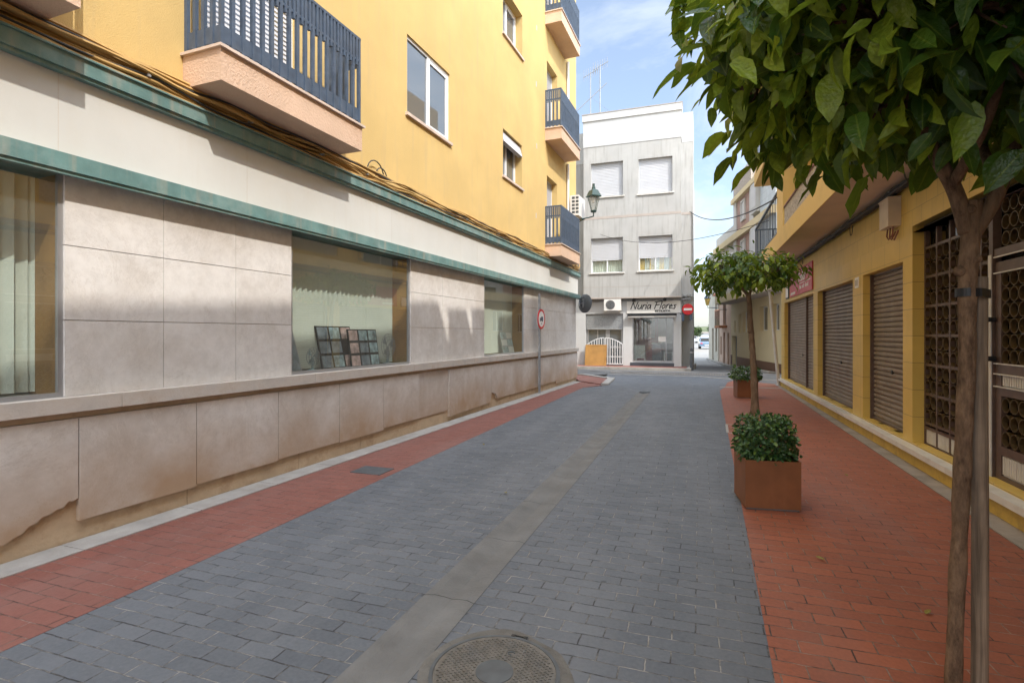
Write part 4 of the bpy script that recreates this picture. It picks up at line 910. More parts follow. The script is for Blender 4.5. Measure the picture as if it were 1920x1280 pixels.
for i, (a, b, c, d) in enumerate(ww):
    half = c < 6
    zb = c+.62 if half else c
    w = MB(); n_ = int((d-zb)/.07)
    for k in range(n_):
        z = d-(k+1)*(d-zb)/n_; z2 = z+(d-zb)/n_
        w.hexa([FW.w(s_, o_, z_) for (z_, oo) in ((z, U-.14), (z2, U-.155)) for (s_, o_) in ((a+.03, oo-.01), (b-.03, oo-.01), (b-.03, oo), (a+.03, oo))])
    f = w.build('roller_blind', M['shutter_white'], Wb)
    w = MB(); w.frame(FW, a, b, U-.22, U-.16, c, d, .05)
    if half: w.fb(FW, (a+b)/2-.03, (a+b)/2+.03, U-.21, U-.165, c+.05, zb)
    w.build('window_frame', M['white'], f)
    w = MB(); w.fb(FW, a-.08, b+.08, U-.2, U+.06, c-.06, c-.001); w.build('sill', M['marble'], f)
    if half:
        w = MB(); w.fb(FW, a+.05, b-.05, U-.2, U-.19, c+.05, zb+.05); w.build('pane', M['glass'], f)
        w = MB(); nn = 26
        for k in range(nn):
            x0 = a+.05+(b-a-.1)*k/nn; x1 = a+.05+(b-a-.1)*(k+1)/nn; d0 = .03*(k % 2); d1 = .03*((k+1) % 2)
            w.cur = 1 if (i == 3 and (k // 4) % 2 == 0) else 0
            w.quad(FW.w(x0, U-.26-d0, c), FW.w(x1, U-.26-d1, c), FW.w(x1, U-.26-d1, zb+.1), FW.w(x0, U-.26-d0, zb+.1))
        w.build('curtain', [M['blind'], M['amber']], f)
# ground floor
mb = MB(); mb.wall(FW, -5.6, 0, .10, 3.45, 0, [(-4.60, -2.74, .10, 2.66), (-2.29, -.35, .26, 2.46)], -.25); mb.quad(FW.w(0, 0, .1), FW.w(0, -.4, .1), FW.w(0, -.4, 3.4), FW.w(0, 0, 3.4)); mb.build('shopfront_wall', M['wwhite'], Wb)
mb = MB(); mb.fb(FW, -2.40, -.33, 0, .02, .10, .262); mb.build('dark_plinth', M['cardark'], Wb)
mb = MB(); mb.fb(FW, -4.68, .02, U-.06, U+.02, 3.38, 3.44); mb.build('slab_edge', M['wband'], Wb)
w = MB()
for k in range(8): w.hexa([FW.w(s_, o_, z_) for (z_, oo) in ((1.89+k*.096, -.06), (1.89+k*.096+.09, -.085)) for (s_, o_) in ((-4.58, oo-.02), (-2.76, oo-.02), (-2.76, oo), (-4.58, oo))])
w.build('roller_shutter', M['mirrorback'] if False else M['galv'], Wb)
w = MB(); w.frame(FW, -4.58, -2.76, -.24, -.18, .1, 1.95, .10); w.fb(FW, -3.62, -3.42, -.24, -.185, .1, 1.95); w.fb(FW, -4.06, -4.0, -.23, -.19, .1, 1.95); w.fb(FW, -4.5, -2.8, -.23, -.186, .95, 1.05); fr = w.build('side_door', M['alu'], Wb)
w = MB(); w.fb(FW, -4.5, -2.8, -.22, -.21, .15, 1.9); w.build('pane', M['winglass'], fr)
w = MB(); w.fb(FW, -4.6, -2.7, -.7, -.26, 0, 2.9); w.build('lobby', M['dark'], Wb)
# salon interior
w = MB(); w.frame(FW, -2.29, -.35, -.12, -.06, .26, 2.46, .05); w.fb(FW, -.72, -.68, -.115, -.065, .31, 2.41); w.fb(FW, -2.24, -.4, -.11, -.07, .27, .36); fr = w.build('shop_window', M['alu'], Wb)
w = MB(); w.fb(FW, -2.26, -.38, -.094, -.088, .3, 2.42); w.build('pane', M['glass'], fr)
w = MB(); w.fb(FW, -2.7, -.05, -4.6, -.25, .02, .20); w.build('salon_floor', M['salonfloor'], Wb)
w = MB(); w.fb(FW, -2.75, -2.70, -4.6, -.25, .2, 3); w.fb(FW, -.08, -.03, -4.6, -.25, .2, 3); w.fb(FW, -2.7, -.05, -4.65, -4.6, .2, 3); w.fb(FW, -2.75, -.03, -4.65, -.25, 3.0, 3.05); w.build('salon_wall', M['salon'], Wb)
w = MB(); w.fb(FW, -2.4, -1.25, -2.7, -2.6, .2, 2.95); w.build('accent_wall', M['magenta'], Wb)
w = MB(); w.fb(FW, -2.1, -1.42, -2.59, -2.56, 1.45, 2.5); o = w.build('wall_picture', [M['picC']], base=FW.w(-1.7, -2.58, 1.4)); tag(o, 'grey patterned picture on the magenta wall inside the salon', 'picture')
t = thing('armchair', 'pale patterned armchair behind the salon window', 'armchair', FW.w(-1.98, -.75, .2))
w = MB(); w.fb(FW, -2.25, -1.72, -1.1, -.5, .45, .62); w.build('seat', M['chairfab'], t)
w = MB(); w.fb(FW, -2.25, -1.72, -.5, -.36, .45, 1.10); w.build('backrest', M['chairfab'], t)
for sx in (-2.22, -1.77):
    for so in (-1.05, -.42): w = MB(); w.fb(FW, sx, sx+.04, so, so+.04, .2, .45); w.build('leg', M['white'], t)
t = thing('salon_counter', 'dark counter in the middle of the salon', 'counter', FW.w(-1.2, -1.6, .2))
w = MB(); w.fb(FW, -1.45, -1.0, -1.9, -1.4, .2, 1.15); w.build('cabinet', M['cardark'], t); w = MB(); w.fb(FW, -1.5, -.97, -1.95, -1.36, 1.151, 1.19); w.build('top', M['marble'], t)
t = thing('side_table', 'small light table standing behind the salon glass near the paper notice', 'table', FW.w(-.62, -.8, .2))
w = MB(); w.fb(FW, -.85, -.42, -1.0, -.55, .72, .76); w.build('table_top', M['white'], t)
for sx in (-.83, -.47):
    for so in (-.98, -.6): w = MB(); w.fb(FW, sx, sx+.03, so, so+.03, .2, .72); w.build('leg', M['white'], t)
mb = MB(); mb.fb(FW, -1.06, -.72, -.086, -.083, 1.28, 1.52); mb.cur = 1
for k in range(4): mb.fb(FW, -1.02, -.76, -.0835, -.0825, 1.33+k*.045, 1.338+k*.045)
o = mb.build('paper_notice', [M['signwhite'], M['galv']], base=FW.w(-.9, -.084, 1.28)); tag(o, 'white paper notice taped inside the salon glass', 'notice')
# sign lettering
NF = {'N': ([[(0, 0), (.18, 1.0), (.62, .02), (.85, 1.05)]], .95), 'u': ([[(.08, .62), (.0, .1), (.22, 0), (.45, .25), (.52, .62), (.5, .02)]], .62), 'r': ([[(.05, 0), (.12, .6), (.12, .4), (.3, .62), (.45, .58)]], .45),
      'i': ([[(.05, 0), (.12, .6)], [(.16, .85), (.17, .9)]], .25), 'a': ([[(.45, .55), (.15, .58), (0, .2), (.15, 0), (.4, .25), (.48, .6), (.48, .0)]], .62),
      'F': ([[(.1, 0), (.3, 1.0)], [(0, 1.0), (.35, 1.02), (.95, 1.1)], [(.2, .55), (.7, .6)]], .8), 'l': ([[(.05, 0), (.22, 1.1)]], .28), 'o': ([[(.25, .58), (.02, .3), (.15, 0), (.42, .2), (.45, .5), (.25, .58)]], .55),
      'e': ([[(.05, .28), (.42, .38), (.3, .6), (.06, .4), (.1, .05), (.4, .1)]], .5), 's': ([[(.42, .55), (.15, .5), (.35, .25), (.25, 0), (0, .06)]], .45), ' ': ([], .35)}
t = thing('shop_sign', 'white salon fascia with black brush lettering over the shop window', 'sign', FW.w(-1.35, .03, 2.68))
w = MB(); w.fb(FW, -2.55, -.06, .002, .03, 2.66, 3.30); w.build('panel', M['signwhite'], t)
w = MB(); x = -2.36; sc = .335
for ch in 'Nuria Flores':
    ln, adv = NF[ch]; strokes(w, FW, [[(px+.18*py, py) for px, py in q] for q in ln], x, 2.86, sc, .031, .036, .042); x += adv*sc
w.build('lettering', M['black'], t)
w = MB(); text_mesh(w, FW, 'ESTILISTA', -1.22, 2.72, .031, .036, .115, 0, 1, 1.45, .006); w.build('small_lettering', M['black'], t)
t = thing('shop_awning', 'rolled black awning above the salon window', 'awning', FW.w(-1.35, .1, 2.5))
w = MB(); w.fb(FW, -2.50, -.21, .04, .26, 2.52, 2.63); w.build('cassette', M['black'], t); w = MB(); w.fb(FW, -2.46, -.25, .06, .24, 2.46, 2.519); w.build('front_bar', M['signwhite'], t)
for q, lb in ((-2.2, 'above the letter N'), (-.75, 'above the last letters')):
    mb = MB(); mb.fb(FW, q-.07, q+.07, .0, .2, 3.22, 3.36); mb.tube([FW.w(q, .1, 3.3), FW.w(q, .3, 3.36)], .03, 8); o = mb.build('spotlight', M['black'], base=FW.w(q, .1, 3.22)); tag(o, 'small black spotlight over the salon sign, '+lb, 'spotlight', 'spotlights above the salon sign')
aircon('air_conditioner', 'white air conditioner with round fan next to the salon sign', FW, -3.62, -2.80, .05, .34, 2.80, 3.36, True, 'front')
t = thing('metal_gate', 'white arched bar gate in front of the grey side door', 'gate', FW.w(-3.6, .08, .1))
def gz(s_): return 1.12+.34*max(0, 1-((s_+3.62)/.92)**2)**.7
def gz2(s_): return 1.46 - .34*((s_+3.62)/.9)**2
def leaf_gate(a, b):
    w = MB(); n_ = 7
    for i in range(n_+1):
        x = a+(b-a)*i/n_; w.fb(FW, x-.014, x+.014, .06, .088, .16, gz2(x))
    w.tube([FW.w(a+(b-a)*k/10, .074, gz2(a+(b-a)*k/10)) for k in range(11)], .02, 6)
    w.fb(FW, a, b, .055, .093, .16, .2); w.fb(FW, a, b, .055, .093, .52, .55); return w.build('gate_leaf', M['white'], t)
leaf_gate(-4.52, -3.66); leaf_gate(-3.60, -2.76)
t = thing('wooden_board', 'varnished orange wooden panel leaning against the white gate', 'board', FW.w(-4.05, .3, .1))
def lean(s_, z_, o_): return FW.w(s_, .42-(z_-.1)*.2+o_, z_)
def lslab(w, a, b, c, d, o0, o1): w.hexa([lean(a, c, o0), lean(b, c, o0), lean(b, c, o1), lean(a, c, o1), lean(a, d, o0), lean(b, d, o0), lean(b, d, o1), lean(a, d, o1)])
w = MB(); lslab(w, -4.5, -3.55, .1, 1.12, -.03, 0); w.build('panel', M['orangewood'], t)
w = MB(); lslab(w, -4.56, -4.46, .1, 1.12, -.032, .014); lslab(w, -3.57, -3.5, .1, 1.12, -.032, .014); lslab(w, -4.46, -3.57, 1.06, 1.12, -.031, .012); lslab(w, -4.46, -3.57, .1, .15, -.031, .012); w.build('rim', M['orangewood'], t)
w = MB(); w.cur = 0; w.fb(FW, -4.6, .4, .02, .05, 3.30, 3.33)
for k in range(5): w.tube([FW.w(-4.5+4.9*q/20, .06+.012*k, 3.28+.012*k-.04*abs(math.sin(q*.9+k))) for q in range(21)], .013, 6)
w.tube([FW.w(.47, .0, 7.45), FW.w(.52, .02, 7.2), FW.w(.53, .02, 5.5), FW.w(.54, .02, 3.6), FW.w(.40, .05, 3.32)], .022, 6)
for k in range(5): w.tube([FW.w(.05+.5*q/8, .05, 3.1+.1*k+.08*math.sin(q*1.3+k*2)) for q in range(9)], .014, 6)
o = w.build('cable_bundle', M['cable_dark'] if False else M['galv'], base=FW.w(-2, .05, 3.3), smooth=True); tag(o, 'grey cables strung under the first floor of the white building', 'cables')
t = thing('road_sign', 'round red no entry sign at the corner of the white building', 'road sign', FW.w(.3, .35, 2.5))
R_ = Matrix((FW.d, Vector((0, 0, 1)), FW.n)).transposed(); c = FW.w(.30, .45, 2.80)
w = MB(); w.lathe(c, [(.245, .0), (.255, .005), (.255, .012), (0, .014)], 36, R_); w.build('disc', M['signred'], t)
w = MB(); w.fb(FW, .12, .48, .45+.015, .45+.022, 2.75, 2.85); w.build('white_bar', M['signwhite'], t)
w = MB(); w.tube([FW.w(-.05, .1, 2.6), FW.w(.2, .4, 2.6), FW.w(.3, .43, 2.75)], .025, 8); w.fb(FW, .02, .14, .3, .42, 2.25, 2.55); w.fb(FW, .38, .50, .3, .42, 2.3, 2.6); w.fb(FW, .05, .45, .33, .37, 2.52, 2.58); w.build('bracket', M['rail'], t)
t = thing('antenna', 'pair of thin television aerials on the roof of the white building', 'antenna', FW.w(-4.5, -1, 12.5))
w = MB()
for (x, h) in ((-4.55, 15.3), (-4.05, 15.6)):
    w.tube([FW.w(x, -1, 10.9), FW.w(x, -1, h)], .03, 6)
w.build('mast', M['galv'], t)
w = MB()
for (x, h) in ((-4.55, 15.3), (-4.05, 15.6)):
    w.tube([FW.w(x-.4, -1.1, h-.2), FW.w(x+.45, -.9, h+.05)], .02, 5)
    for k in range(7): q = x-.35+k*.12; w.tube([FW.w(q, -1, h-.45+.04*k), FW.w(q, -1, h+.15+.03*k)], .012, 4)
w.tube([FW.w(-5.6, -1, 13.1), FW.w(-3.7, -1, 14.6)], .022, 5); w.tube([FW.w(-4.55, -1, 14.0), FW.w(-3.0, -1, 12.6)], .008, 4)
w.build('array', M['galv'], t)
t = thing('bollard', 'dark metal bollard with a pale ring at the pavement corner', 'bollard', (-.32, 25.75, .0))
w = MB(); w.lathe((-.32, 25.75, -.004), [(.085, 0), (.085, .86), (.07, .95), (.075, .98), (.0, 1.03)], 16); w.build('post', M['cardark'], t, smooth=True)
w = MB(); w.lathe((-.32, 25.75, 0), [(.087, .78), (.088, .84), (.084, .84)], 16); w.build('reflective_band', M['alu'], t)
for i, (p, q, sag, lb) in enumerate((((-.42, 26.55, 7.42), (1.72, 13.9, 4.85), .45, 'thicker dark cable hanging across the junction from the white building'), ((-4.6, 26.2, 6.55), (1.72, 15.3, 4.6), .5, 'thin wire crossing the white facade below its upper windows'))):
    p = Vector(p); q = Vector(q); mb = MB(); mb.tube([p.lerp(q, k/24)-Vector((0, 0, sag*4*(k/24)*(1-k/24))) for k in range(25)], (.018, .009)[i], 6); o = mb.build('overhead_cable', M['cable_dark'], base=p); tag(o, lb, 'cable', 'overhead cables')

# ================================================================== CREAM BUILDING beyond the crossing
BW = Fac((1.74, 27.9), (-.1616, .987))      # out into street = negative o
hp = BW.w(1.36, 0, 0)[:2]; BW.k = 1.16
Cb = thing('apartment_building', 'cream building with brown dado and mauve upper storeys beyond the crossing', 'building', (6, 26, 0))
op = [(-6.35, -5.55, 1.78, 2.78), (-4.9, -3.85, 1.78, 2.76), (-2.7, -1.9, 1.74, 2.68), (-1.75, -1.0, 1.74, 2.66), (-.75, -.25, 1.7, 2.6), (.05, 1.1, .0, 1.55), (.35, .6, 1.75, 2.3)]
mb = MB(); mb.wall(BW, -7.3, 1.35, 0, 3.2, 0, op, .22); mb.fb(BW, -7.3, 1.35, .24, 6, 0, 5.9); mb.fb(BW, -8.3, -2.5, .241, 6, 5.9, 7.4); mb.quad(BW.w(-7.3, 0, 0), BW.w(-7.3, .25, 0), BW.w(-7.3, .25, 3.2), BW.w(-7.3, 0, 3.2)); mb.build('wall', M['cream'], Cb)
mb = MB(); mb.fb(BW, -7.3, .04, -.02, .004, 0, .56); mb.fb(BW, 1.1, 1.35, -.02, .004, 0, .6); mb.build('dado', M['brownbase'], Cb)
for (a, b, c, d) in op[:5]+op[6:]:
    w = MB(); w.frame(BW, a, b, .14, .19, c, d, .04); w.fb(BW, (a+b)/2-.02, (a+b)/2+.02, .15, .185, c, d); f = w.build('window', M['white'], Cb); w = MB(); w.fb(BW, a+.03, b-.03, .165, .17, c+.03, d-.03); w.build('pane', M['winglass'], f)
w = MB(); w.fb(BW, .05, 1.1, .18, .21, 0, 1.55); d = w.build('door', M['galv'], Cb); w = MB(); w.fb(BW, .05, .75, .14, .181, 0, .55); w.build('door_panel', M['cardark'], d)
mb = MB(); mb.fb(BW, -8.3, 1.45, -.75, .24, 3.17, 3.52); mb.build('slab', M['cream'], Cb)
mb = MB(); mb.fb(BW, -8.25, 1.4, -.7, .2, 3.14, 3.169); mb.build('soffit', M['wband'], Cb)
for k, (z0, z1, sm) in enumerate(((3.52, 5.68, 1.4), (5.95, 7.3, -2.5))):
    for (a, b) in ((-5.75, -5.15), (-2.95, -2.5), (.9, 1.25)):
        if b <= sm: w = MB(); w.fb(BW, a, b, -.74, .24, z0, z1); w.build('pilaster', M['wwhite'], Cb)
    w = MB(); w.fb(BW, -5.15, -2.95, -.68, .24, z0, z1); w.build('mauve_panel', M['stonepink'], Cb)
    w = MB(); w.fb(BW, -8.3, -6.5, -.70, .24, z0, z1); w.build('tile_panel', M['bluetile'], Cb)
    w = MB(); w.fb(BW, -6.5, -5.75, -.85, .2, z0+.2, z1-.05); b_ = w.build('bay_window', M['wwhite'], Cb)
    w = MB(); w.fb(BW, -6.42, -5.83, -.858, -.851, z0+.4, z1-.2); w.build('pane', M['shutter_white'], b_)
    w = MB(); w.frame(BW, -4.4, -3.7, -.74, -.681, z0+.35, z1-.15, .08); wi = w.build('window', M['wwhite'], Cb); w = MB(); w.fb(BW, -4.32, -3.78, -.70, -.682, z0+.43, z1-.23); w.build('pane', M['shutter_white'], wi)
w = MB(); w.fb(BW, -2.5, .9, -.62, .24, 3.52, 5.68); w.build('infill_wall', M['alum_light'], Cb)
for (a, b) in ((-2.2, -1.2), (-.8, .1)):
    w = MB(); w.frame(BW, a, b, -.68, -.621, 3.7, 5.3, .06); wi = w.build('window', M['white'], Cb); w = MB(); w.fb(BW, a+.06, b-.06, -.66, -.64, 3.76, 5.24); w.build('pane', M['winglass'], wi)
w = MB(); w.fb(BW, -8.3, 1.45, -.85, .2, 5.68, 5.95); w.build('slab', M['cream'], Cb)
w = MB(); w.fb(BW, -8.3, -2.45, -.85, .2, 7.3, 7.5); w.build('slab', M['cream'], Cb)
w = MB(); w.fb(BW, -5.4, -2.5, -.74, -.3, 7.5, 8.2); w.build('roof_parapet', M['pebble'], Cb); w = MB(); w.fb(BW, -5.45, -2.45, -.79, -.25, 8.2, 8.32); w.build('coping', M['wwhite'], Cb)
w = MB(); w.fb(BW, -2.4, 1.4, -.7, -.55, 5.95, 6.45); w.build('terrace_wall', M['wwhite'], Cb)
# older houses further along
H1 = thing('house', 'low pinkish old house with an iron balcony beyond the cream building', 'house', (3, 31, 0))
HF = Fac(hp, (-.13, .99)); HF.k = 1.16
mb = MB(); mb.wall(HF, 0, 3.4, 0, 3.8, 0, [(.45, .95, .0, 1.7), (1.6, 2.15, .0, 1.75), (1.3, 2.2, 2.12, 3.3), (2.6, 3.0, .5, 1.5)], .2); mb.fb(HF, 0, 3.4, .22, 5, 0, 3.8); mb.build('wall', M['wallpink'], H1)
mb = MB(); mb.hexa([HF.w(a, o_, z) for (z, oo) in ((3.8, (-.35, 5)), (3.95, (-.3, 5))) for (a, o_) in ((-.02, oo[0]), (3.42, oo[0]), (3.42, oo[1]), (-.02, oo[1]))]); mb.build('roof_edge', M['terracotta'], H1)
mb = MB(); mb.fb(HF, .3, 3.4, 1.2, 5, 3.95, 5.0); mb.build('upper_room', M['wwhite'], H1)
for q in ((.45, .95, 0, 1.7), (1.6, 2.15, 0, 1.75)): w = MB(); w.fb(HF, q[0], q[1], .14, .18, q[2], q[3]); w.build('door', M['wooddoor'], H1)
w = MB(); w.fb(HF, 1.3, 2.2, .14, .18, 2.12, 3.3); w.build('balcony_door', M['rail'], H1)
w = MB(); w.fb(HF, 1.0, 2.5, -.4, 0, 1.98, 2.10); bl = w.build('balcony', M['terracotta'], H1)
w = MB()
for i in range(13): w.fb(HF, 1.02+i*.12, 1.035+i*.12, -.39, -.375, 2.10, 2.92)
w.fb(HF, 1.0, 2.5, -.395, -.37, 2.92, 2.95); w.fb(HF, 1.0, 1.02, -.39, 0, 2.92, 2.95); w.build('railing', M['cardark'], bl)
H2 = thing('house', 'tall pale house with a wall lantern next to the low pinkish house', 'house', (2, 36, 0))
mb = MB(); mb.wall(HF, 3.42, 6.9, 0, 6.3, -.05, [(3.8, 4.4, .6, 2.0), (5.0, 5.6, 0, 2.0), (3.8, 4.5, 2.9, 4.4)], .2); mb.fb(HF, 3.42, 6.9, .17, 5, 0, 6.3); mb.quad(HF.w(3.42, -.05, 0), HF.w(3.42, .17, 0), HF.w(3.42, .17, 6.3), HF.w(3.42, -.05, 6.3)); mb.build('wall', M['wallpale'], H2)
mb = MB(); mb.fb(HF, 3.4, 6.92, -.15, 5, 6.3, 6.42); mb.build('roof', M['wwhite'], H2)
for q in ((3.8, 4.4, .6, 2.0), (5.0, 5.6, 0, 2.0), (3.8, 4.5, 2.9, 4.4)): w = MB(); w.fb(HF, q[0], q[1], .1, .14, q[2], q[3]); w.build('shutter', M['brownbase'], H2)
t = thing('wall_lantern', 'small lantern with amber glass on the tall pale house', 'street lamp', HF.w(3.7, -.6, 3.3))
w = MB(); w.tube([HF.w(3.7, -.05, 3.15), HF.w(3.7, -.6, 3.18), HF.w(3.7, -.6, 3.3)], .025, 6); w.lathe(HF.w(3.7, -.6, 3.3), [(.2, .44), (.22, .48), (.14, .62), (.04, .7), (.03, .8), (0, .8)], 8); w.build('bracket', M['rail'], t)
w = MB(); w.lathe(HF.w(3.7, -.6, 3.3), [(.09, 0), (.19, .44)], 8); w.build('lantern_glass', M['amber'], t)
# house on the left side of the far street, low white wall, distant buildings
t = thing('house', 'sunlit yellow house with a terracotta roof beside the parked cars', 'house', (-8, 66, 0))
w = MB(); w.box(-12, -1.9, 62, 74, -.3, 3.3); w.build('wall', M['yellow'], t); w = MB(); w.hexa([(-12.2, 61.8, 3.3), (-1.75, 61.8, 3.3), (-1.75, 74.2, 3.3), (-12.2, 74.2, 3.3), (-12.2, 66, 5.4), (-4.5, 66, 5.0), (-4.5, 70, 5.0), (-12.2, 70, 5.4)]); w.build('roof', M['terracotta'], t)
for q in ((-1.95, -1.87, 64, 65.2, 0, 2.0), (-1.95, -1.87, 68, 69.5, .9, 2.0)): w = MB(); w.box(*q); w.build('shutter', M['wooddoor'], t)
t = thing('warehouse', 'low white building closing the end of the street', 'building', (.5, 150, 0))
w = MB(); w.box(-6, 7, 150, 162, -.3, 1.9); w.build('wall', M['wwhite'], t); w = MB(); w.box(-6.3, 7.3, 149.7, 162.3, 1.9, 2.2); w.build('roof', M['wband'], t)
for i, (x0, x1, y0, h, mt, lb) in enumerate(((8, 26, 190, 6, 'wallpink', 'pinkish block on the skyline beyond the white low building'), (-40, -14, 200, 5, 'cream', 'cream block on the skyline behind the yellow house'))):
    t = thing('distant_building', lb, 'building', ((x0+x1)/2, y0, 0)); w = MB(); w.box(x0, x1, y0, y0+12, -.3, h); w.build('wall', M[mt], t); w = MB(); w.box(x0-.3, x1+.3, y0-.3, y0+12.3, h, h+.4); w.build('roof', M['terracotta'], t)
mb = MB(); n_ = 60
prv = None
for i in range(n_+1):
    x = -260+520*i/n_; h = 7+5*mnoise.noise((x*.012, 3, 0))+2*mnoise.noise((x*.05, 7, 0)); p = [(x, 330, -1), (x, 420, h), (x, 560, -1)]
    if prv: mb.add(prv+p, [(0, 3, 4, 1), (1, 4, 5, 2)])
    prv = p
struct('hills', mb, mat('hill scrub', (.12, .14, .07), .95, .3, .05), True)
# rows of trees at the end of the street
def shrub_tree(x, y, h, r, lb, n_=260, g='trees at the end of the street'):
    t = thing('tree', lb, 'tree', (x, y, 0), g)
    w = MB(); w.tube([(x, y, -.3), (x+.1, y, h*.5), (x, y, h*.8)], [.22, .15, .06], 7); w.build('trunk', M['bark'], t)
    w = MB()
    for k in range(n_):
        d = Vector((random.gauss(0, 1), random.gauss(0, 1), random.gauss(0, 1))).normalized()*(random.random()**.4); p = Vector((x, y, h*.62))+Vector((d.x*r, d.y*r, d.z*h*.38))
        w.leaf(p, Vector((random.gauss(0, 1), random.gauss(0, 1), random.gauss(0, .6))), Vector((0, 0, 1)), r*.42, r*.3, random.random())
    w.build('crown', M['leafC'], t)
for (x, y, h, r, lb) in ((-3.5, 118, 4.6, 2.2, 'leafy green tree behind the row of parked cars'), (3.5, 128, 4.2, 1.8, 'small green tree near the white low building'), (-9, 125, 5, 2.5, 'broad green tree beyond the yellow house'), (-.9, 140, 3.6, 1.6, 'small round tree in the middle of the street end')): shrub_tree(x, y, h, r, lb)

# parked cars
def car(label, mt, x, y, rot):
    t = thing('parked_car', label, 'car', (x, y, -.27), 'cars parked down the far street'); R_ = Rz(rot); c = Vector((x, y, -.27))
    prof = [(-2.0, .35), (-2.02, .75), (-1.9, .92), (-1.45, .98), (-.85, 1.42), (.45, 1.45), (1.15, .98), (1.85, .86), (2.0, .7), (2.02, .35)]
    w = MB(); vs = []
    for sg in (-1, 1):
        for (u, z) in prof: yy = .83*sg*(1 if z < 1.1 else .8); vs.append(c+R_ @ Vector((yy, u, z)))
    n_ = len(prof); w.add(vs, [tuple(range(n_))[::-1], tuple(range(n_, 2*n_))]+[(i, (i+1) % n_, n_+(i+1) % n_, n_+i) for i in range(n_)]); w.build('body', M[mt], t)
    w = MB()
    for (a, b, ins) in (((-1.42, 1.0), (-.9, 1.38), .66), ((1.1, 1.02), (.5, 1.40), .66)):
        w.add([c+R_ @ Vector((sx*(ins+(.06 if k == 0 else -.02)), p[0]+(.03 if p[0] > 0 else -.03), p[1])) for k, p in enumerate((a, b)) for sx in (-1, 1)], [(0, 1, 3, 2)])
    for sx in (-1, 1): w.add([c+R_ @ Vector((sx*q, u, z)) for (q, u, z) in ((.80, -1.2, 1.02), (.80, .95, 1.02), (.685, .42, 1.38), (.685, -.8, 1.38))], [(0, 1, 2, 3)])
    w.build('window', M['darkglass'], t)
    for sx in (-1, 1):
        for u in (-1.25, 1.25):
            q = MB(); q.lathe(c+R_ @ Vector((sx*.74, u, .32)), [(.0, -.1), (.32, -.1), (.32, .1), (0, .1)], 16, R_ @ Matrix.Rotation(math.pi/2, 3, 'Y')); q.build('wheel', M['tyre'], t)
        q = MB(); q.obox(c, R_, sx*.62-.13, sx*.62+.13, -2.035, -1.99, .68, .8); q.build('tail_light', M['signred'], t)
    q = MB(); q.obox(c, R_, -.25, .25, -2.04, -2.0, .45, .56); q.build('number_plate', M['signwhite'], t)
car('blue car parked alone across from the yellow house', 'carblue', .80, 74, .05)
car('cream car parked in the row past the yellow house', 'carwhite', -2.55, 99, math.pi)
car('dark car parked between the cream and the grey car', 'cardark', -1.95, 112, math.pi)
car('grey car parked at the end of the row beyond the dark one', 'cargrey', -1.3, 122, math.pi+.1)

# ================================================================== PLANTERS AND SHRUBS
def planter(label, x, y, rot, sz=.485, h=.465):
    t = thing('planter', label, 'planter', (x, y, 0), 'rust brown steel planters along the pavement'); R_ = Rz(rot); c = (x, y, 0)
    w = MB(); a = sz/2; tw = .012
    for (x0, x1, y0, y1) in ((-a, a, -a, -a+tw), (-a, a, a-tw, a), (-a, -a+tw, -a+tw, a-tw), (a-tw, a, -a+tw, a-tw)): w.obox(c, R_, x0, x1, y0, y1, .022, h)
    w.build('box', M['cort'], t)
    w = MB(); w.obox(c, R_, -a+.015, a-.015, -a+.015, a-.015, .004, .021); w.build('foot', M['concrete'], t)
    w = MB(); w.obox(c, R_, -a+tw, a-tw, -a+tw, a-tw, .3, h-.05); w.build('soil', M['soil'], t)
def hedge(label, x, y, rot, sx, z0, z1, n_, L, loose=0., shift=(0, 0)):
    t = thing('shrub', label, 'shrub', (x, y, z0), 'clipped shrubs growing in the planters'); R_ = Rz(rot)
    w = MB()
    for k in range(9):
        a = random.uniform(0, 6.28); r = random.uniform(.02, .12); p = Vector((x+r*math.cos(a), y+r*math.sin(a), z0-.02)); q = Vector((x+2.0*r*math.cos(a)*sx/.5, y+2.0*r*math.sin(a)*sx/.5, z0+(z1-z0)*random.uniform(.5, .8))); w.tube([p, p.lerp(q, .5)+Vector((0, 0, .02)), q], [.008, .006, .003], 5)
    w.build('stems', M['bark'], t)
    w = MB()
    for k in range(n_):
        while True:
            p = Vector((random.uniform(-1, 1), random.uniform(-1, 1), random.uniform(-1, 1)))
            e = (abs(p.x)**6+abs(p.y)**6+abs(p.z)**5)**(1/6)
            if e < 1 and (e > .55 or random.random() < .3): break
        lump = 1+.09*mnoise.noise(p*2.3+Vector((x, y, 0)))+loose*mnoise.noise(p*4+Vector((y, x, 0)))
        q = Vector((p.x*sx*.5*lump, p.y*sx*.5*lump, (p.z+1)*.5*(z1-z0)*lump)); q.x += shift[0]*p.z
        pos = Vector((x, y, z0))+R_ @ q
        d = Vector((p.x, p.y, p.z*.7)); ax = (R_ @ d).normalized()*.7+Vector((random.gauss(0, .6), random.gauss(0, .6), random.gauss(0, .5)))
        up = (R_ @ d).normalized()+Vector((random.gauss(0, .35), random.gauss(0, .35), .5)); l_ = L*random.uniform(.7, 1.25)
        w.leaf(pos, ax, up, l_, l_*.62, min(1, max(0, random.gauss(.45, .25)+(.45 if random.random() < .06 else 0))), .2, .25)
    w.build('foliage', M['leafB'], t)
pr = math.radians(8.3)
cx_, cy_ = .41+.2425*math.cos(pr)-.2425*math.sin(pr), 5.46+.2425*math.sin(pr)+.2425*math.cos(pr)
planter('rust brown square planter holding a dense clipped bush', cx_, cy_, pr)
hedge('dense clipped green bush in the planter with nothing in front of it', cx_-.01, cy_, pr, .50, .42, .84, 2300, .046)
planter('rust brown planter half hidden behind the trunk of the slim tree', 1.14, 15.15, pr, .5, .47)
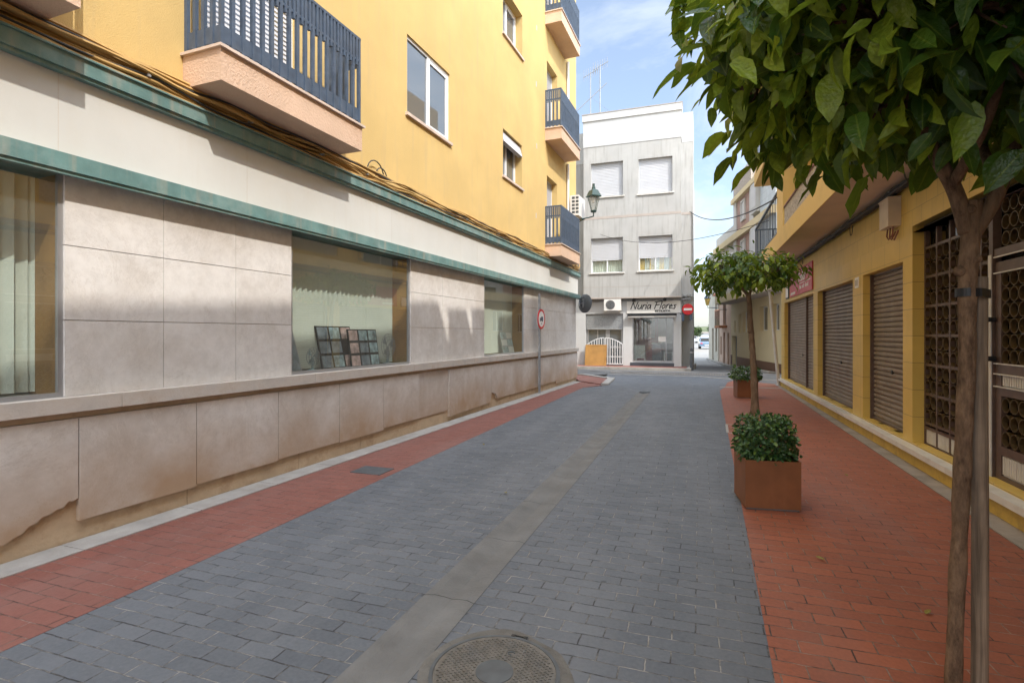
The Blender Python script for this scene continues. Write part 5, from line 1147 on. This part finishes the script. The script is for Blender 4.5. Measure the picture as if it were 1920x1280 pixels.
hedge('low loose bush in the planter behind the slim tree trunk', 1.14, 15.15, pr, .66, .42, .78, 700, .075, .25)

# ================================================================== ORANGE TREES
def interp(P, n_):
    """smooth a polyline (Catmull-Rom)"""
    P = [Vector(p) for p in P]; out = []
    for i in range(len(P)-1):
        a, b, c, d = P[max(i-1, 0)], P[i], P[i+1], P[min(i+2, len(P)-1)]
        for k in range(n_):
            t = k/n_; out.append(.5*((2*b)+(c-a)*t+(2*a-5*b+4*c-d)*t*t+(3*b-a-3*c+d)*t**3))
    out.append(P[-1]); return out
def tree(label, base, trunk_pts, trunk_r, limbs, crown_c, crown_r, n_clusters, per, L, lowcut, knots, seed, barkm, light_bias):
    random.seed(seed)
    t = thing('orange_tree', label, 'tree', base, 'orange trees along the right pavement')
    w = MB(); P = interp(trunk_pts, 8); N = len(P); rr = []
    for i, p in enumerate(P):
        f = i/(N-1)*(len(trunk_r)-1); k = min(int(f), len(trunk_r)-2); r = trunk_r[k]*(1-f+k)+trunk_r[k+1]*(f-k); rr.append(r*(1+.05*mnoise.noise(p*7)))
    w.tube(P, rr, 20, True, .2)
    for (kx, ky, kz, kr) in knots: w.lathe(Vector((kx, ky, kz)), [(0, -kr), (kr*.7, -kr*.7), (kr, 0), (kr*.7, kr*.7), (0, kr)], 9)
    tips = []
    for (pts, r0, r1) in limbs:
        Q = interp(pts, 6); n2 = len(Q); w.tube(Q, [r0+(r1-r0)*i/(n2-1) for i in range(n2)], 12, True, .08)
        tips += [Q[-1], Q[int(n2*.7)], Q[int(n2*.85)]]
    cc = Vector(crown_c); cen = []
    for k in range(n_clusters):
        for _ in range(60):
            d = Vector((random.uniform(-1, 1), random.uniform(-1, 1), random.uniform(-1, 1)))
            if .3 < d.length < 1:
                lump = 1+.22*mnoise.noise(d*2.2+Vector((seed, 0, 0)))
                p = cc+Vector((d.x*crown_r[0], d.y*crown_r[1], d.z*crown_r[2]))*lump
                if p.z > lowcut(p) and random.random() < .25+.75*d.length: break
        cen.append((p, d))
    twigs = []
    for i, (p, d) in enumerate(cen):
        src = min(tips, key=lambda q: (q-p).length)
        if i % 2 == 0:
            mid = src.lerp(p, .5)+Vector((random.gauss(0, .05), random.gauss(0, .05), .06)); w.tube(interp([src, mid, p], 3), [.012, .010, .009, .008, .006, .004, .003], 5)
    w.build('trunk', barkm, t, smooth='all')
    w = MB()
    for (p, d) in cen:
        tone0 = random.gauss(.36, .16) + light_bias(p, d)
        out = Vector((d.x, d.y, d.z*.5)).normalized()
        for k in range(per):
            a = Vector((random.gauss(0, 1), random.gauss(0, 1), random.gauss(0, .5)))
            pos = p+Vector((random.gauss(0, 1), random.gauss(0, 1), random.gauss(0, 1)))*L*.55
            ax = out*.55+a.normalized()*.75+Vector((0, 0, -.55)); up = Vector((random.gauss(0, .5), random.gauss(0, .5), 1))+out*.6
            l_ = L*random.choice((random.uniform(.5, .8), random.uniform(.8, 1.15), random.uniform(.9, 1.25)))
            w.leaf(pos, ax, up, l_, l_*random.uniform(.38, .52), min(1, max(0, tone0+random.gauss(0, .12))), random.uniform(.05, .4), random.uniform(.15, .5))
    w.build('crown', M['leafA'], t, smooth='all')
    return t
# near tree, standing just right of the viewer
bx, by = 1.08, 2.92
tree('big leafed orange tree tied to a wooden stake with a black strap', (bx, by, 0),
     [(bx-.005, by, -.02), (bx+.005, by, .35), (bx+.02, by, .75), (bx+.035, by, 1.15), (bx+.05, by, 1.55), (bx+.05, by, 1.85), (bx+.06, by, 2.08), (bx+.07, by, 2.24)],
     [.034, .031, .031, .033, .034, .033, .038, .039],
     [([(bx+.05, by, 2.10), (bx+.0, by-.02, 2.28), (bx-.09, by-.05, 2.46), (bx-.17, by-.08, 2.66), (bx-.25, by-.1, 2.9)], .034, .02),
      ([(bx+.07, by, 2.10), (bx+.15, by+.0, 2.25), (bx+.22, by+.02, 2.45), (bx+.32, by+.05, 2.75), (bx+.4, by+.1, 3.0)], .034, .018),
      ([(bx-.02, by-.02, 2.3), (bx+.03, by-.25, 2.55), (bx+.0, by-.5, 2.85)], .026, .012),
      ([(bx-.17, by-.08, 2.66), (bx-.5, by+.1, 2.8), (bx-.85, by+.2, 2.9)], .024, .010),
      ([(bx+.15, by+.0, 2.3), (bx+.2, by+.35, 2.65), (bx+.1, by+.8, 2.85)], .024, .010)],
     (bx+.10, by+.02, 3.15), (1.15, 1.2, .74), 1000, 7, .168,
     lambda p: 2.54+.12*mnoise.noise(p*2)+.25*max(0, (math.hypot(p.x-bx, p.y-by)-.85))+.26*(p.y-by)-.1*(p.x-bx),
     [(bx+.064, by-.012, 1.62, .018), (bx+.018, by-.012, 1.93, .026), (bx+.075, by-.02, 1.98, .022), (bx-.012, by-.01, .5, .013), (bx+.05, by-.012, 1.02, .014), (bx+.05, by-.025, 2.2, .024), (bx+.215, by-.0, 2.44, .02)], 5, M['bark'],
     lambda p, d: (.55 if (p.x < bx-.3 and random.random() < .7) else 0)+(.45 if random.random() < .14 else 0))  # street side lighter: young leaves, with backlight painted into their tone
# far tree
fx, fy = 1.07, 12.11
tree('slim orange tree with a flat umbrella crown between the planters', (fx, fy, 0),
     [(fx+.02, fy, -.02), (fx+.01, fy, .6), (fx-.02, fy, 1.2), (fx-.06, fy, 1.8), (fx-.09, fy, 2.3), (fx-.11, fy, 2.5)], [.085, .066, .06, .056, .052, .045],
     [([(fx-.10, fy, 2.42), (fx-.22, fy, 2.6), (fx-.45, fy-.05, 2.85)], .036, .016), ([(fx-.10, fy, 2.42), (fx-.02, fy, 2.62), (fx+.2, fy+.1, 2.9)], .034, .016), ([(fx-.3, fy, 2.7), (fx-.6, fy+.2, 2.85)], .018, .01), ([(fx, fy, 2.7), (fx+.4, fy-.3, 2.9)], .018, .01), ([(fx, fy, 2.68), (fx+.1, fy+.5, 2.95)], .018, .01)],
     (fx-.17, fy, 2.95), (1.04, 1.05, .40), 250, 7, .16, lambda p: 2.68+.1*mnoise.noise(p*3)-.12*max(0, abs(p.x-fx)-.3), [(fx-.08, fy-.05, 1.7, .045)], 9, M['bark2'],
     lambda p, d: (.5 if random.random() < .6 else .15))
random.seed(3)
# stake and rubber tie
o = MB(); sx, sy = bx+.104, by+.025
t = thing('tree_stake', 'weathered grey wooden stake beside the big leafed orange tree', 'stake', (sx, sy, 0))
w = MB(); w.tube([(sx-.0, sy, -.02), (sx+.002, sy, .8), (sx-.002, sy, 1.5), (sx, sy, 1.90), (sx, sy, 1.905)], [.031, .031, .031, .030, .026], 16, True, .03); w.build('post', M['stake'], t, smooth=True)
tie_z = 1.835
mb = MB(); pts = []
cxs = [(bx+.045-.036*math.cos(a), by-.038*math.sin(a)) for a in [k*math.pi/10-math.pi/2 for k in range(0, 11)]]
path = [(bx+.045, by+.046)]+cxs[::-1]+[(bx+.045+.035, by-.046), (sx+.02, sy-.033), (sx+.034, sy-.012), (sx+.032, sy+.02), (sx, sy+.036), (bx+.045, by+.046)]
for i in range(len(path)-1):
    a, b = Vector((*path[i], 0)), Vector((*path[i+1], 0))
    if (b-a).length < 1e-4: continue
    nn = Vector((-(b-a).y, (b-a).x, 0)).normalized()*.003; d0 = -.014*max(0, (a.x-bx-.06)*8); d1 = -.014*max(0, (b.x-bx-.06)*8)
    u = Vector((0, 0, 1)); mb.hexa([a-nn+u*(tie_z-.018+d0), b-nn+u*(tie_z-.018+d1), b+nn+u*(tie_z-.018+d1), a+nn+u*(tie_z-.018+d0), a-nn+u*(tie_z+.018+d0), b-nn+u*(tie_z+.018+d1), b+nn+u*(tie_z+.018+d1), a+nn+u*(tie_z+.018+d0)])
o = mb.build('rubber_tie', M['black'], base=(bx+.05, by, tie_z)); tag(o, 'black rubber strap tying the big leafed tree to its wooden stake', 'strap')

# fallen leaves
for i, (x, y, a, tn) in enumerate(((.50, 9.9, .4, .9), (1.62, 7.1, 1.9, .7), (.86, 4.4, 2.6, .8), (1.9, 9.3, 4.0, .6), (-1.9, 5.2, 5.2, .8), (1.25, 3.75, .9, .9), (-3.0, 7.3, 2.2, .7))):
    w = MB(); w.leaf(Vector((x, y, .012)), Vector((math.cos(a), math.sin(a), .02)), Vector((0, 0, 1)), .065, .03, tn, -.12, .5)
    o = w.build('fallen_leaf', M['dryleaf'], base=(x, y, 0)); tag(o, 'small fallen leaf lying loose on the paving', 'leaf', 'fallen leaves on the paving')
